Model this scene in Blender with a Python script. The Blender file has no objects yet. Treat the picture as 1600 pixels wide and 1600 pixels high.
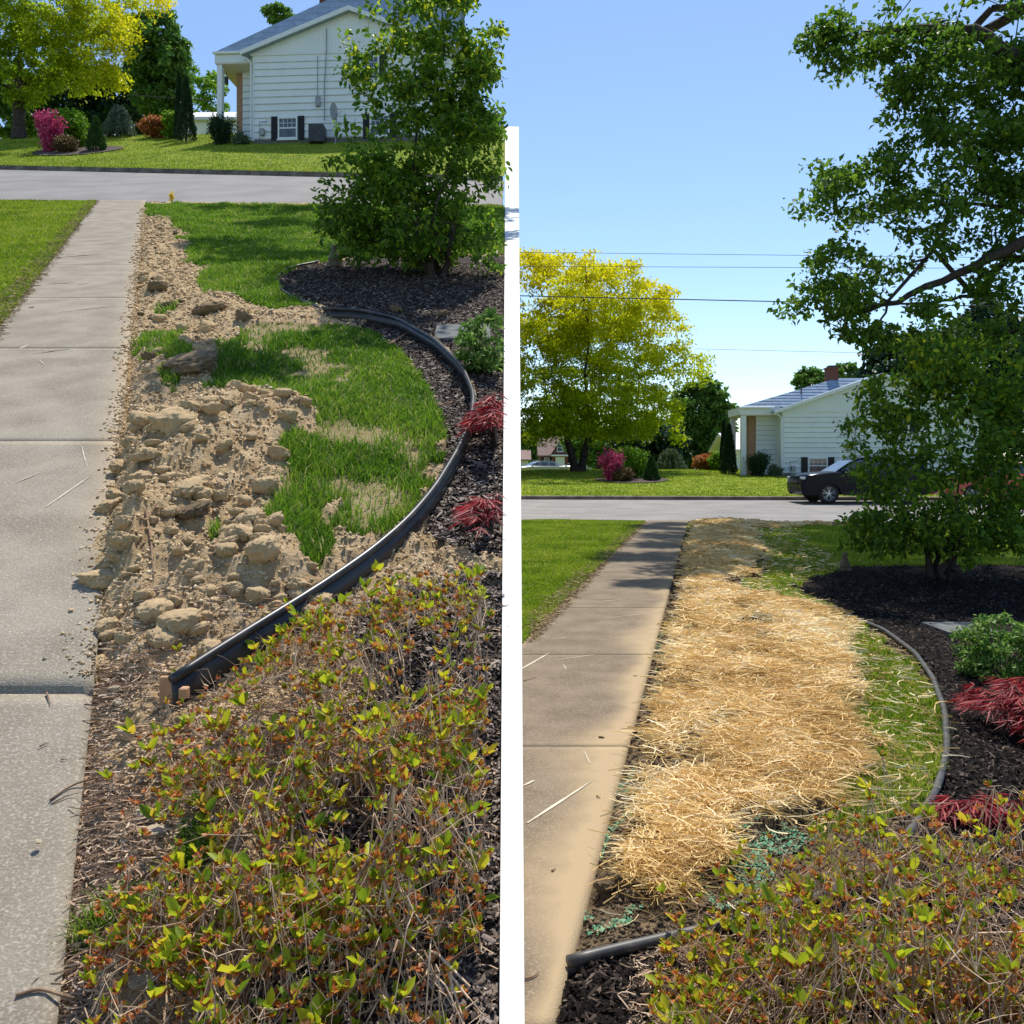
import bpy, math, random
import numpy as np
R_ = math.radians
random.seed(7)
RNG = np.random.default_rng(11)
C = bpy.context.scene.collection
sc = bpy.context.scene

# ------------------------------------------------------------------ camera, sky, sun, exposure
cam_d = bpy.data.cameras.new('camera'); cam = bpy.data.objects.new('camera', cam_d); C.objects.link(cam)
cam.location = (0, 0, 1.6); cam.rotation_euler = (R_(90), 0, 0)
cam_d.sensor_width = 36; cam_d.lens = 31.5; cam_d.shift_y = -76/1600
cam_d.clip_start = 0.05; cam_d.clip_end = 3000
sc.camera = cam
SUN_EL, SUN_AZ = 64, 13          # degrees; azimuth measured from +Y towards +X
w = bpy.data.worlds.new('World'); sc.world = w; w.use_nodes = True
nt = w.node_tree; bg = nt.nodes['Background']
sky = nt.nodes.new('ShaderNodeTexSky'); sky.sky_type = 'NISHITA'; sky.sun_disc = False
sky.sun_elevation = R_(SUN_EL); sky.sun_rotation = R_(SUN_AZ)
sky.air_density = 1.0; sky.dust_density = 0.25; sky.ozone_density = 3.4; sky.altitude = 300
nt.links.new(sky.outputs[0], bg.inputs[0]); bg.inputs[1].default_value = 0.155
sd = bpy.data.lights.new('sun', 'SUN'); sun = bpy.data.objects.new('sun', sd); C.objects.link(sun)
sd.energy = 4.8; sd.angle = R_(0.53); sd.color = (1.0, 0.94, 0.84)
sun.location = (10, 40, 60)
sun.rotation_euler = (R_(90-SUN_EL), 0, R_(180-SUN_AZ))
sun.rotation_euler = (R_(-(90-SUN_EL)), 0, R_(-SUN_AZ))
sc.view_settings.view_transform = 'Standard'; sc.view_settings.look = 'None'
sc.view_settings.exposure = 0.25; sc.view_settings.gamma = 1

# ------------------------------------------------------------------ helpers
def tag(o, label=None, cat=None, group=None, kind=None):
    if label: o['label'] = label
    if cat: o['category'] = cat
    if group: o['group'] = group
    if kind: o['kind'] = kind
    return o
def thing(name, label, cat, loc=(0, 0, 0), rz=0, group=None, scale=None):
    o = bpy.data.objects.new(name, None); C.objects.link(o)
    o.location = loc; o.rotation_euler = (0, 0, rz); o.empty_display_size = .3
    if scale: o.scale = scale
    return tag(o, label, cat, group)
def link(name, me, m, parent=None, smooth=False):
    o = bpy.data.objects.new(name, me); C.objects.link(o)
    if m is not None:
        for q in (m if isinstance(m, (list, tuple)) else [m]): me.materials.append(q)
    if parent: o.parent = parent
    if smooth: me.polygons.foreach_set('use_smooth', [True]*len(me.polygons))
    return o
def amesh(name, V, F, m, parent=None, smooth=False, attrs=None, midx=None):
    """array mesh: V (n,3), F (k,3) or (k,4)"""
    V = np.asarray(V, dtype=np.float32); F = np.asarray(F, dtype=np.int32)
    me = bpy.data.meshes.new(name); k, c = F.shape
    me.vertices.add(len(V)); me.vertices.foreach_set('co', V.ravel())
    me.loops.add(k*c); me.loops.foreach_set('vertex_index', F.ravel())
    me.polygons.add(k); me.polygons.foreach_set('loop_start', np.arange(0, k*c, c, dtype=np.int32))
    if midx is not None: me.polygons.foreach_set('material_index', np.asarray(midx, dtype=np.int32))
    me.update(calc_edges=True)
    for nm, dom, arr in (attrs or []):
        a = me.attributes.new(nm, 'FLOAT', dom); a.data.foreach_set('value', np.asarray(arr, dtype=np.float32))
    return link(name, me, m, parent, smooth)
class MB:
    def __init__(s): s.v = []; s.f = []; s.mi = []
    def add(s, vs, fs, mi=0):
        n = len(s.v); s.v += [tuple(p) for p in vs]
        s.f += [tuple(i+n for i in f) for f in fs]; s.mi += [mi]*len(fs); return s
    def box(s, x0, x1, y0, y1, z0, z1, mi=0, bev=0):
        if bev:
            b = min(bev, (x1-x0)*.45, (y1-y0)*.45, (z1-z0)*.45); vs = []
            for z, i in ((z0, b), (z0+b, 0), (z1-b, 0), (z1, b)):
                a0, a1, c0, c1 = x0+i, x1-i, y0+i, y1-i; k = b if i == 0 else 0
                vs += [(a0+k, c0, z), (a1-k, c0, z), (a1, c0+k, z), (a1, c1-k, z), (a1-k, c1, z), (a0+k, c1, z), (a0, c1-k, z), (a0, c0+k, z)]
            fs = [tuple(range(7, -1, -1)), tuple(range(24, 32))]
            for r in range(3):
                for j in range(8): fs.append((r*8+j, r*8+(j+1) % 8, r*8+8+(j+1) % 8, r*8+8+j))
            return s.add(vs, fs, mi)
        v = [(x0, y0, z0), (x1, y0, z0), (x1, y1, z0), (x0, y1, z0), (x0, y0, z1), (x1, y0, z1), (x1, y1, z1), (x0, y1, z1)]
        return s.add(v, [(3, 2, 1, 0), (4, 5, 6, 7), (0, 1, 5, 4), (1, 2, 6, 5), (2, 3, 7, 6), (3, 0, 4, 7)], mi)
    def slab(s, quad, t, mi=0):
        """quad of 4 points thickened downwards"""
        q = [tuple(p) for p in quad]; b = [(p[0], p[1], p[2]-t) for p in q]; n = len(q)
        fs = [tuple(range(n)), tuple(range(2*n-1, n-1, -1))] + [(i, i+n, (i+1) % n+n, (i+1) % n) for i in range(n)]
        return s.add(q+b, fs, mi)
    def prismxz(s, poly, y0, y1, mi=0):
        n = len(poly); v = [(x, y0, z) for x, z in poly]+[(x, y1, z) for x, z in poly]
        return s.add(v, [tuple(range(n)), tuple(range(2*n-1, n-1, -1))]+[(i, i+n, (i+1) % n+n, (i+1) % n) for i in range(n)], mi)
    def tube(s, pts, rs, n=8, mi=0, cap=True):
        pts = [np.array(p, float) for p in pts]
        if not hasattr(rs, '__len__'): rs = [rs]*len(pts)
        vs = []
        for i, p in enumerate(pts):
            d = pts[min(i+1, len(pts)-1)]-pts[max(i-1, 0)]; d /= (np.linalg.norm(d)+1e-9)
            u = np.cross(d, (0, 0, 1)) if abs(d[2]) < .9 else np.cross(d, (1, 0, 0)); u /= np.linalg.norm(u); q = np.cross(d, u)
            for j in range(n):
                a = 2*math.pi*j/n; vs.append(p+rs[i]*(u*math.cos(a)+q*math.sin(a)))
        fs = [(i*n+j, i*n+(j+1) % n, (i+1)*n+(j+1) % n, (i+1)*n+j) for i in range(len(pts)-1) for j in range(n)]
        if cap: fs += [tuple(range(n-1, -1, -1)), tuple(range((len(pts)-1)*n, len(pts)*n))]
        return s.add(vs, fs, mi)
    def build(s, name, m, parent=None, smooth=False, autos=False):
        me = bpy.data.meshes.new(name); me.from_pydata([tuple(map(float, p)) for p in s.v], [], s.f); me.update()
        if any(s.mi): me.polygons.foreach_set('material_index', s.mi)
        o = link(name, me, m, parent, smooth)
        if autos:
            me.polygons.foreach_set('use_smooth', [True]*len(me.polygons)); me.set_sharp_from_angle(angle=R_(35))
        return o
def lin(c):
    if isinstance(c, str):
        c = tuple(int(c[i:i+2], 16)/255 for i in (0, 2, 4)); c = tuple(((x+.055)/1.055)**2.4 if x > .04045 else x/12.92 for x in c)
    return tuple(c)+(1,)

def material(name, c1, c2=None, scale=6, rough=.8, bump=0, bscale=40, ramp=None, transl=0, metal=0, spec=.3, coat=0, detail=5, c3=None, s3=60, fac3=.5, attrramp='rnd'):
    m = bpy.data.materials.new(name); m.use_nodes = True; n = m.node_tree; L = n.links.new
    b = n.nodes['Principled BSDF']; out = n.nodes['Material Output']
    b.inputs['Roughness'].default_value = rough; b.inputs['Metallic'].default_value = metal
    b.inputs['Specular IOR Level'].default_value = spec; b.inputs['Coat Weight'].default_value = coat
    tc = n.nodes.new('ShaderNodeTexCoord'); col = None
    if ramp:
        at = n.nodes.new('ShaderNodeAttribute'); at.attribute_name = attrramp
        r = n.nodes.new('ShaderNodeValToRGB'); e = r.color_ramp.elements
        while len(e) < len(ramp): e.new(.5)
        for i, (p, c) in enumerate(ramp): e[i].position = p; e[i].color = lin(c)
        L(at.outputs['Fac'], r.inputs[0]); col = r.outputs[0]
    else:
        if c2 is None: c2 = c1
        nz = n.nodes.new('ShaderNodeTexNoise'); nz.inputs['Scale'].default_value = scale; nz.inputs['Detail'].default_value = detail
        L(tc.outputs['Object'], nz.inputs['Vector'])
        r = n.nodes.new('ShaderNodeValToRGB'); r.color_ramp.elements[0].position = .36; r.color_ramp.elements[1].position = .64
        r.color_ramp.elements[0].color = lin(c1); r.color_ramp.elements[1].color = lin(c2)
        L(nz.outputs['Fac'], r.inputs[0]); col = r.outputs[0]
        if c3 is not None:
            n3 = n.nodes.new('ShaderNodeTexNoise'); n3.inputs['Scale'].default_value = s3; n3.inputs['Detail'].default_value = 3
            L(tc.outputs['Object'], n3.inputs['Vector'])
            r3 = n.nodes.new('ShaderNodeValToRGB'); r3.color_ramp.elements[0].position = .5; r3.color_ramp.elements[1].position = .68
            r3.color_ramp.elements[1].color = (fac3, fac3, fac3, 1); L(n3.outputs['Fac'], r3.inputs[0])
            mx = n.nodes.new('ShaderNodeMix'); mx.data_type = 'RGBA'; L(r3.outputs[0], mx.inputs[0]); L(col, mx.inputs[6]); mx.inputs[7].default_value = lin(c3); col = mx.outputs[2]
    L(col, b.inputs['Base Color'])
    if bump:
        nb = n.nodes.new('ShaderNodeTexNoise'); nb.inputs['Scale'].default_value = bscale; nb.inputs['Detail'].default_value = 6
        L(tc.outputs['Object'], nb.inputs['Vector'])
        bp = n.nodes.new('ShaderNodeBump'); bp.inputs['Strength'].default_value = bump; bp.inputs['Distance'].default_value = .02
        L(nb.outputs['Fac'], bp.inputs['Height']); L(bp.outputs[0], b.inputs['Normal'])
    if transl:
        t = n.nodes.new('ShaderNodeBsdfTranslucent'); mx = n.nodes.new('ShaderNodeMixShader'); mx.inputs[0].default_value = transl
        L(col, t.inputs[0]); L(b.outputs[0], mx.inputs[1]); L(t.outputs[0], mx.inputs[2]); L(mx.outputs[0], out.inputs['Surface'])
    return m

# numpy value noise
_T = np.random.default_rng(3).random((256, 256))
def vn(x, y, s=0):
    x = np.asarray(x, float)+s*17.31+1000; y = np.asarray(y, float)+s*7.77+1000
    xi = np.floor(x).astype(int); yi = np.floor(y).astype(int); fx = x-xi; fy = y-yi
    fx = fx*fx*(3-2*fx); fy = fy*fy*(3-2*fy)
    a = _T[xi % 256, yi % 256]; b = _T[(xi+1) % 256, yi % 256]; c = _T[xi % 256, (yi+1) % 256]; d = _T[(xi+1) % 256, (yi+1) % 256]
    return (a*(1-fx)+b*fx)*(1-fy)+(c*(1-fx)+d*fx)*fy
def fbm(x, y, o=4, s=0):
    r = 0; a = .5
    for i in range(o): r = r+a*vn(x*2**i, y*2**i, s+i); a *= .5
    return r/(1-.5**o)
def inpoly(X, Y, poly):
    X = np.asarray(X); Y = np.asarray(Y); r = np.zeros(X.shape, bool); n = len(poly)
    for i in range(n):
        x1, y1 = poly[i]; x2, y2 = poly[(i+1) % n]
        if y1 == y2: continue
        c = ((y1 > Y) != (y2 > Y)) & (X < (x2-x1)*(Y-y1)/(y2-y1)+x1); r ^= c
    return r

# ------------------------------------------------------------------ terrain profiles
def nearL(x): return 21.7-.10*(x+7)
def farL(x): return 31.0-.30*(np.clip(x, -30, 0)+11)
def nearR(x): return 24.9-.03*(x-3)
def farR(x): return 34.9-.06*(x-3)
def zL(x, D):
    x = np.asarray(x, float); D = np.asarray(D, float); n = nearL(x); f = farL(x)
    zn = -.2+.374*n; zf = zn+(f-n)*.40
    z = np.where(D < n, -.2+.374*D, np.where(D < f, zn+(D-n)*.40, zf+.13+(np.minimum(D, 44)-f)*.47))
    return z
def zR(x, D):
    x = np.asarray(x, float); D = np.asarray(D, float); n = nearR(x); f = farR(x)
    zf = .0195*(f-n)
    z = np.where(D < n, 0, np.where(D < f, .0195*(D-n), 0))
    lawn = zf+.11+np.interp(D-f, [0, 9, 17, 26, 40, 85], [0, .62, .9, .85, .3, .2])
    return np.where(D >= f, lawn, z)
def P(px, py, D): return ((px-800)/1400*D, D, 1.6+(724-py)/1400*D)
def ground(px, py, f, h=0, d0=.7, d1=70):
    D = np.linspace(d0, d1, 8000); x = (px-800)/1400*D; ray = 1.6+(724-py)/1400*D
    g = f(x, D)+h; i = np.argmax(ray <= g) if (ray <= g).any() else len(D)-1
    return (x[i], D[i], g[i])
def GL(px, py, h=0): return ground(px, py, zL, h)
def GR(px, py, h=0): return ground(px, py, zR, h)
def polyL(pts): return [GL(*p)[:2] for p in pts]
def polyR(pts): return [GR(*p)[:2] for p in pts]
def rightL(D): return -.4*D-.195
def leftL(D): return -.4*D-1.386
def rightR(D): return .214*D-.425
def leftR(D): return .214*D-1.6

# ------------------------------------------------------------------ materials
def groundmat(name, soil1, soil2, soil3, grass, mulch1, mulch2):
    m = bpy.data.materials.new(name); m.use_nodes = True; n = m.node_tree; L = n.links.new
    b = n.nodes['Principled BSDF']; b.inputs['Roughness'].default_value = .95; b.inputs['Specular IOR Level'].default_value = .1
    tc = n.nodes.new('ShaderNodeTexCoord')
    def noise(s, d=5):
        q = n.nodes.new('ShaderNodeTexNoise'); q.inputs['Scale'].default_value = s; q.inputs['Detail'].default_value = d; q.inputs['Roughness'].default_value = .65; L(tc.outputs['Object'], q.inputs['Vector']); return q.outputs['Fac']
    def ramp(f, st):
        q = n.nodes.new('ShaderNodeValToRGB'); e = q.color_ramp.elements
        while len(e) < len(st): e.new(.5)
        for i, (p, c) in enumerate(st): e[i].position = p; e[i].color = lin(c)
        L(f, q.inputs[0]); return q.outputs[0]
    def mix(f, a, c):
        q = n.nodes.new('ShaderNodeMix'); q.data_type = 'RGBA'; L(f, q.inputs[0]); L(a, q.inputs[6]); L(c, q.inputs[7]); return q.outputs[2]
    so = ramp(noise(9, 8), [(.3, soil1), (.5, soil2), (.7, soil3)])
    gr = ramp(noise(5, 6), [(.3, tuple(x*.7 for x in grass)), (.7, grass)])
    mu = ramp(noise(45, 4), [(.35, mulch1), (.7, mulch2)])
    at = n.nodes.new('ShaderNodeAttribute'); at.attribute_name = 'grass'
    am = n.nodes.new('ShaderNodeAttribute'); am.attribute_name = 'mulch'
    c = mix(am.outputs['Fac'], mix(at.outputs['Fac'], so, gr), mu)
    L(c, b.inputs['Base Color'])
    bp = n.nodes.new('ShaderNodeBump'); bp.inputs['Strength'].default_value = .9; bp.inputs['Distance'].default_value = .02
    L(noise(70, 8), bp.inputs['Height']); L(bp.outputs[0], b.inputs['Normal'])
    return m
def concretemat(name, c1, c2, dust, speck):
    m = material(name, c1, c2, scale=3.1, rough=.9, bump=.3, bscale=150, c3=speck, s3=120, fac3=.6, spec=.2, detail=12)
    n = m.node_tree; L = n.links.new; b = n.nodes['Principled BSDF']
    src = b.inputs['Base Color'].links[0].from_socket
    at = n.nodes.new('ShaderNodeAttribute'); at.attribute_name = 'dust'
    tc = n.nodes.new('ShaderNodeTexCoord'); nz = n.nodes.new('ShaderNodeTexNoise'); nz.inputs['Scale'].default_value = 7; nz.inputs['Detail'].default_value = 8
    L(tc.outputs['Object'], nz.inputs['Vector'])
    ad = n.nodes.new('ShaderNodeMath'); ad.operation = 'MULTIPLY_ADD'; L(nz.outputs['Fac'], ad.inputs[0]); ad.inputs[1].default_value = 1.1; ad.inputs[2].default_value = -.55
    a2 = n.nodes.new('ShaderNodeMath'); a2.operation = 'ADD'; a2.use_clamp = True; L(ad.outputs[0], a2.inputs[0]); L(at.outputs['Fac'], a2.inputs[1])
    a3 = n.nodes.new('ShaderNodeMath'); a3.operation = 'MULTIPLY'; L(a2.outputs[0], a3.inputs[0]); L(at.outputs['Fac'], a3.inputs[1]); a3.use_clamp = True
    mx = n.nodes.new('ShaderNodeMix'); mx.data_type = 'RGBA'; L(a3.outputs[0], mx.inputs[0]); L(src, mx.inputs[6]); mx.inputs[7].default_value = lin(dust); L(mx.outputs[2], b.inputs['Base Color'])
    return m
GRASS_BASE = (.10, .17, .028)
m_soilL = groundmat('dry clay soil', (.30, .20, .105), (.47, .34, .19), (.60, .46, .29), (.07, .125, .02), (.03, .022, .02), (.10, .08, .07))
m_soilR = groundmat('dark topsoil', (.055, .038, .025), (.13, .095, .06), (.30, .22, .13), (.07, .11, .02), (.006, .005, .005), (.03, .025, .024))
m_lawn = material('lawn thatch', (.15, .20, .02), (.25, .30, .035), scale=1.3, rough=.95, bump=.5, bscale=30, detail=8, spec=.1)
m_concL = concretemat('weathered grey concrete', (.22, .188, .142), (.31, .27, .21), (.50, .38, .24), (.50, .46, .38))
m_concR = concretemat('weathered brown concrete', (.14, .108, .074), (.205, .162, .115), (.40, .305, .185), (.38, .31, .23))
m_scratch = material('scratch', (.62, .55, .43), (.5, .44, .34), rough=.9)
m_road = material('pale asphalt', (.19, .18, .172), (.25, .238, .228), scale=.8, rough=.9, bump=.2, bscale=90, c3=(.40, .39, .38), s3=90, fac3=.4)
m_kerb = material('stained kerb concrete', (.10, .085, .07), (.2, .17, .14), scale=3, rough=.9, bump=.3)
m_wallw = material('white painted render', (.74, .74, .72), (.80, .80, .78), scale=2, rough=.8, bump=.1)
m_terr = material('earth', (.10, .12, .04), (.14, .16, .05), scale=.4, rough=1)
m_earthwall = material('earth bank', (.2, .15, .09), (.28, .21, .13), scale=1, rough=1)
m_black = material('black polyethylene', (.015, .016, .018), (.022, .023, .026), rough=.38, spec=.5, c3=(.12, .10, .08), s3=12, fac3=.35)
m_blackR = material('dusty black polyethylene', (.045, .045, .047), (.08, .078, .075), rough=.45, spec=.5, scale=12, c3=(.2, .17, .13), s3=20, fac3=.4)
m_siding = material('white aluminium siding', (.68, .75, .77), (.74, .80, .81), scale=1.2, rough=.55, spec=.3)
m_lapshade = material('siding lap shade', (.36, .42, .45), (.50, .57, .60), scale=3, rough=.8)  # darker grey puts the shade under the siding laps into the colour
m_trim = material('white trim paint', (.66, .72, .74), (.72, .77, .78), rough=.5)
m_roof = material('grey shingles', (.24, .32, .43), (.31, .40, .51), scale=4, rough=.85, bump=.3, bscale=30)
m_shut = material('black shutter', (.012, .012, .016), rough=.5)
m_glass = material('dark glass', (.05, .065, .075), (.10, .12, .13), scale=3, rough=.08, spec=.8)
m_brick = material('tan brick', (.34, .20, .13), (.45, .28, .18), scale=14, rough=.9, bump=.3)
m_rbrick = material('red brick', (.13, .05, .035), (.21, .08, .055), scale=20, rough=.9, bump=.3)
m_broof = material('brown roof', (.22, .15, .13), (.28, .20, .17), scale=6, rough=.9)
m_metal = material('grey metal', (.25, .26, .27), (.33, .34, .34), rough=.5, metal=.4)
m_dmetal = material('dark metal', (.05, .055, .06), (.08, .085, .09), rough=.5, metal=.3)
m_soffit = material('pale soffit', (.62, .57, .5), (.68, .62, .55), rough=.7)
m_bark = material('grey brown bark', (.07, .055, .045), (.13, .105, .085), scale=9, rough=.95, bump=.6, bscale=20)
m_barkd = material('dark bark', (.035, .028, .024), (.07, .055, .045), scale=9, rough=.95, bump=.6, bscale=20)
m_twig = material('azalea twig bark', (.38, .24, .15), (.72, .54, .38), scale=18, rough=.85)
m_stemd = material('azalea stem bark', (.16, .095, .058), (.34, .22, .14), scale=14, rough=.9, bump=.3)
m_stone = material('tan stone', (.40, .32, .22), (.52, .44, .32), scale=14, rough=.9, bump=.4, bscale=30)
m_clod = material('clay clod', (.50, .34, .18), (.70, .53, .31), scale=22, rough=1, bump=.6, bscale=30, detail=8, c3=(.82, .66, .44), s3=45, fac3=.5, spec=.05)
m_clodg = material('dark sod clod', (.28, .20, .125), (.55, .42, .27), scale=22, rough=1, bump=1.0, bscale=60, detail=8, spec=.05)
G = lambda *a: list(zip(np.linspace(0, 1, len(a)), a))
m_grass = material('grass blades', None, ramp=G((.12, .20, .012), (.20, .31, .018), (.29, .40, .025), (.38, .45, .05), (.52, .46, .18)), transl=.42, rough=.6, spec=.2)
m_grassd = material('deep green grass blades', None, ramp=G((.06, .14, .01), (.10, .22, .014), (.17, .31, .02), (.28, .40, .04), (.50, .44, .20)), transl=.42, rough=.55, spec=.25)
m_straw = material('golden straw', None, ramp=G((.36, .22, .075), (.70, .47, .17), (.86, .63, .27), (.93, .75, .42), (.96, .88, .66)), transl=.2, rough=.5, spec=.3)
m_seed = material('green seed mulch', None, ramp=G((.05, .20, .10), (.12, .32, .18), (.25, .42, .26), (.18, .17, .10), (.35, .30, .18)), rough=.9)
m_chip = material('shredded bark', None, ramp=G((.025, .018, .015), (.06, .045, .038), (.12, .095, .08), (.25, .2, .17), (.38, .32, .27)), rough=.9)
m_chipk = material('black dyed mulch', None, ramp=G((.004, .003, .003), (.009, .007, .006), (.018, .014, .012), (.045, .034, .028), (.16, .12, .095)), rough=.9, spec=.1)
m_litter = material('leaf litter', None, ramp=G((.20, .13, .085), (.36, .25, .17), (.50, .38, .26), (.48, .32, .21), (.56, .47, .37)), rough=.9)
m_crumb = material('soil crumbs', None, ramp=G((.34, .23, .12), (.48, .35, .20), (.58, .44, .27), (.66, .53, .36)), rough=1)
m_crumbk = material('dark soil crumbs', None, ramp=G((.03, .022, .015), (.07, .05, .035), (.14, .10, .065), (.25, .18, .11)), rough=1)
def leafmat(name, *cols, t=.45, rough=.5): return material(name, None, ramp=G(*cols), transl=t, rough=rough, spec=.3)
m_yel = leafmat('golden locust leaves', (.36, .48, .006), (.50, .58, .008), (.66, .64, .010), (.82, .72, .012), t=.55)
m_yelL = leafmat('yellow green locust leaves', (.18, .30, .01), (.28, .40, .012), (.44, .52, .014), (.78, .70, .015), t=.55)
m_oakl = leafmat('oak leaves', (.055, .12, .014), (.085, .18, .018), (.14, .26, .024), (.30, .44, .03), t=.55)
m_green = leafmat('mid green leaves', (.06, .14, .025), (.09, .20, .03), (.13, .26, .04), (.19, .33, .055), t=.42)
m_dark = leafmat('dark evergreen leaves', (.012, .035, .014), (.02, .055, .02), (.03, .075, .028), t=.2)
m_blueg = leafmat('grey green weeping leaves', (.08, .13, .075), (.12, .18, .10), (.18, .26, .16), t=.3)
m_bright = leafmat('bright green leaves', (.10, .22, .012), (.16, .32, .018), (.24, .42, .025), t=.45)
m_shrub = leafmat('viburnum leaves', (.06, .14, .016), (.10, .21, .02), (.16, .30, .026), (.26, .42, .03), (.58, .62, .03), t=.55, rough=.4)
m_pink = leafmat('pink weigela blossom', (.35, .03, .10), (.55, .06, .18), (.7, .15, .32), t=.3)
m_brn = leafmat('bronze leaves', (.10, .06, .03), (.16, .10, .04), (.12, .13, .04), t=.3)
m_orange = leafmat('orange red leaves', (.35, .08, .03), (.5, .16, .05), (.25, .22, .05), t=.4)
m_red = leafmat('red maple leaves', (.10, .006, .01), (.22, .012, .02), (.50, .03, .04), (.55, .20, .20), t=.35)
m_box = leafmat('variegated euonymus leaves', (.05, .13, .02), (.09, .2, .03), (.16, .32, .04), (.4, .5, .16), t=.35)
m_azl = leafmat('azalea leaves', (.12, .22, .015), (.24, .34, .018), (.42, .50, .02), (.58, .60, .03), (.62, .45, .04), t=.5)
m_azr = leafmat('azalea bud leaves', (.42, .10, .03), (.60, .18, .05), (.72, .30, .08), (.50, .24, .16), t=.35)
m_yflow = leafmat('yellow petals', (.7, .5, .01), (.85, .65, .02), t=.3)
m_paint = material('black car paint', (.004, .006, .014), rough=.16, spec=.16)
m_paintw = material('white car paint', (.75, .76, .78), rough=.3, spec=.5, coat=.5)
m_paintr = material('red car paint', (.42, .03, .03), rough=.25, spec=.5, coat=1)
m_paints = material('silver car paint', (.4, .42, .44), rough=.3, metal=.5)
m_rubber = material('tyre rubber', (.015, .015, .016), (.03, .03, .03), rough=.85)
m_rim = material('alloy rim', (.5, .5, .5), rough=.35, metal=.8)
m_plast = material('black trim plastic', (.02, .02, .022), rough=.6)
m_lamp = material('headlamp lens', (.45, .5, .55), rough=.1, spec=.8)
m_wire = material('cable sheath', (.03, .03, .035), rough=.7)
m_wood = material('weathered stake wood', (.42, .23, .12), (.52, .32, .18), scale=20, rough=.8)
m_slate = material('grey slate', (.10, .11, .11), (.16, .165, .16), scale=8, rough=.9, bump=.3)
m_statue = material('mossy stone', (.13, .11, .075), (.22, .19, .14), scale=14, rough=.95, bump=.5)

# ------------------------------------------------------------------ terrain
def grid(name, xs_of_row, Ds, zf, m, parent=None, attrs=None, kind='structure', smooth=True, dz=0):
    """rows of x positions (nr,nc) at depths Ds (nr)"""
    X = np.asarray(xs_of_row); nr, nc = X.shape; Y = np.repeat(np.asarray(Ds)[:, None], nc, 1) if np.ndim(Ds) == 1 else Ds
    Z = zf(X, Y)+dz; V = np.stack([X, Y, Z], -1).reshape(-1, 3)
    i = np.arange(nr-1)[:, None]*nc+np.arange(nc-1)[None]; F = np.stack([i, i+1, i+nc+1, i+nc], -1).reshape(-1, 4)
    at = [(k, 'POINT', f(X, Y).ravel()) for k, f in (attrs or {}).items()]
    o = amesh(name, V, F, m, parent, smooth, at)
    if kind and not parent: o['kind'] = kind
    return o
def rows(f0, f1, Ds, nc):
    t = np.linspace(0, 1, nc)[None]; a = f0(Ds)[:, None]; b = f1(Ds)[:, None]; return a*(1-t)+b*t
cst = lambda v: (lambda D: np.full(np.shape(D), float(v)))

# big flat ground to the horizon (below everything)
xs = np.linspace(-900, 900, 40)
grid('ground', np.repeat(xs[None], 40, 0), np.r_[np.linspace(-40, 60, 20), np.linspace(70, 2500, 20)], lambda X, Y: np.where(Y > 120, .1, -.16), m_terr)

# ---- left hillside
DsL = np.r_[np.linspace(.75, 21, 30), np.linspace(22, 44, 50), np.linspace(45, 75, 10)]
xl = np.r_[np.linspace(-75, -30, 12), np.linspace(-28, -.4, 60)]
XL = np.repeat(xl[None], len(DsL), 0); XL[:, -1] = -.01*DsL-.01
grid('hillside', XL, DsL, zL, m_lawn, dz=-.09)
# earth body under the hillside (keeps it solid from the side)
mb = MB(); pr = [(.75, .02)]+[(d, float(zL(-1, d))-.3) for d in np.linspace(2, 75, 30)]
mb.add([(-75, d, z) for d, z in pr]+[(-75, d, -.2) for d, z in pr], [tuple(range(30, -1, -1))+tuple(range(31, 62))])
mb.add([(-75, 75, -.2), (-.2, 75, -.2), (-.2, 75, 17.5), (-75, 75, 17.5)], [(0, 1, 2, 3)])
mb.build('earth_bank', m_earthwall)['kind'] = 'structure'
# added wall standing in for the blank white divider between the two views
mb = MB(); ds = [.85]+list(np.linspace(1.5, 46, 60)); vs = []
for d in ds:
    t = .012+.0072*d; z = float(zL(-.05, d))+.035
    vs += [(-t, d, -.2), (t, d, -.2), (t, d, z), (-t, d, z)]
fs = [(0, 1, 2, 3)]+[tuple(range(len(vs)-1, len(vs)-5, -1))]
for i in range(len(ds)-1):
    for j in range(4): fs.append((i*4+j, i*4+4+j, i*4+4+(j+1) % 4, i*4+(j+1) % 4))
mb.add(vs, fs)
tag(mb.build('divider_wall', m_wallw), 'long white added divider wall running uphill between the dug-up garden and the straw-covered garden', 'wall')

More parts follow.
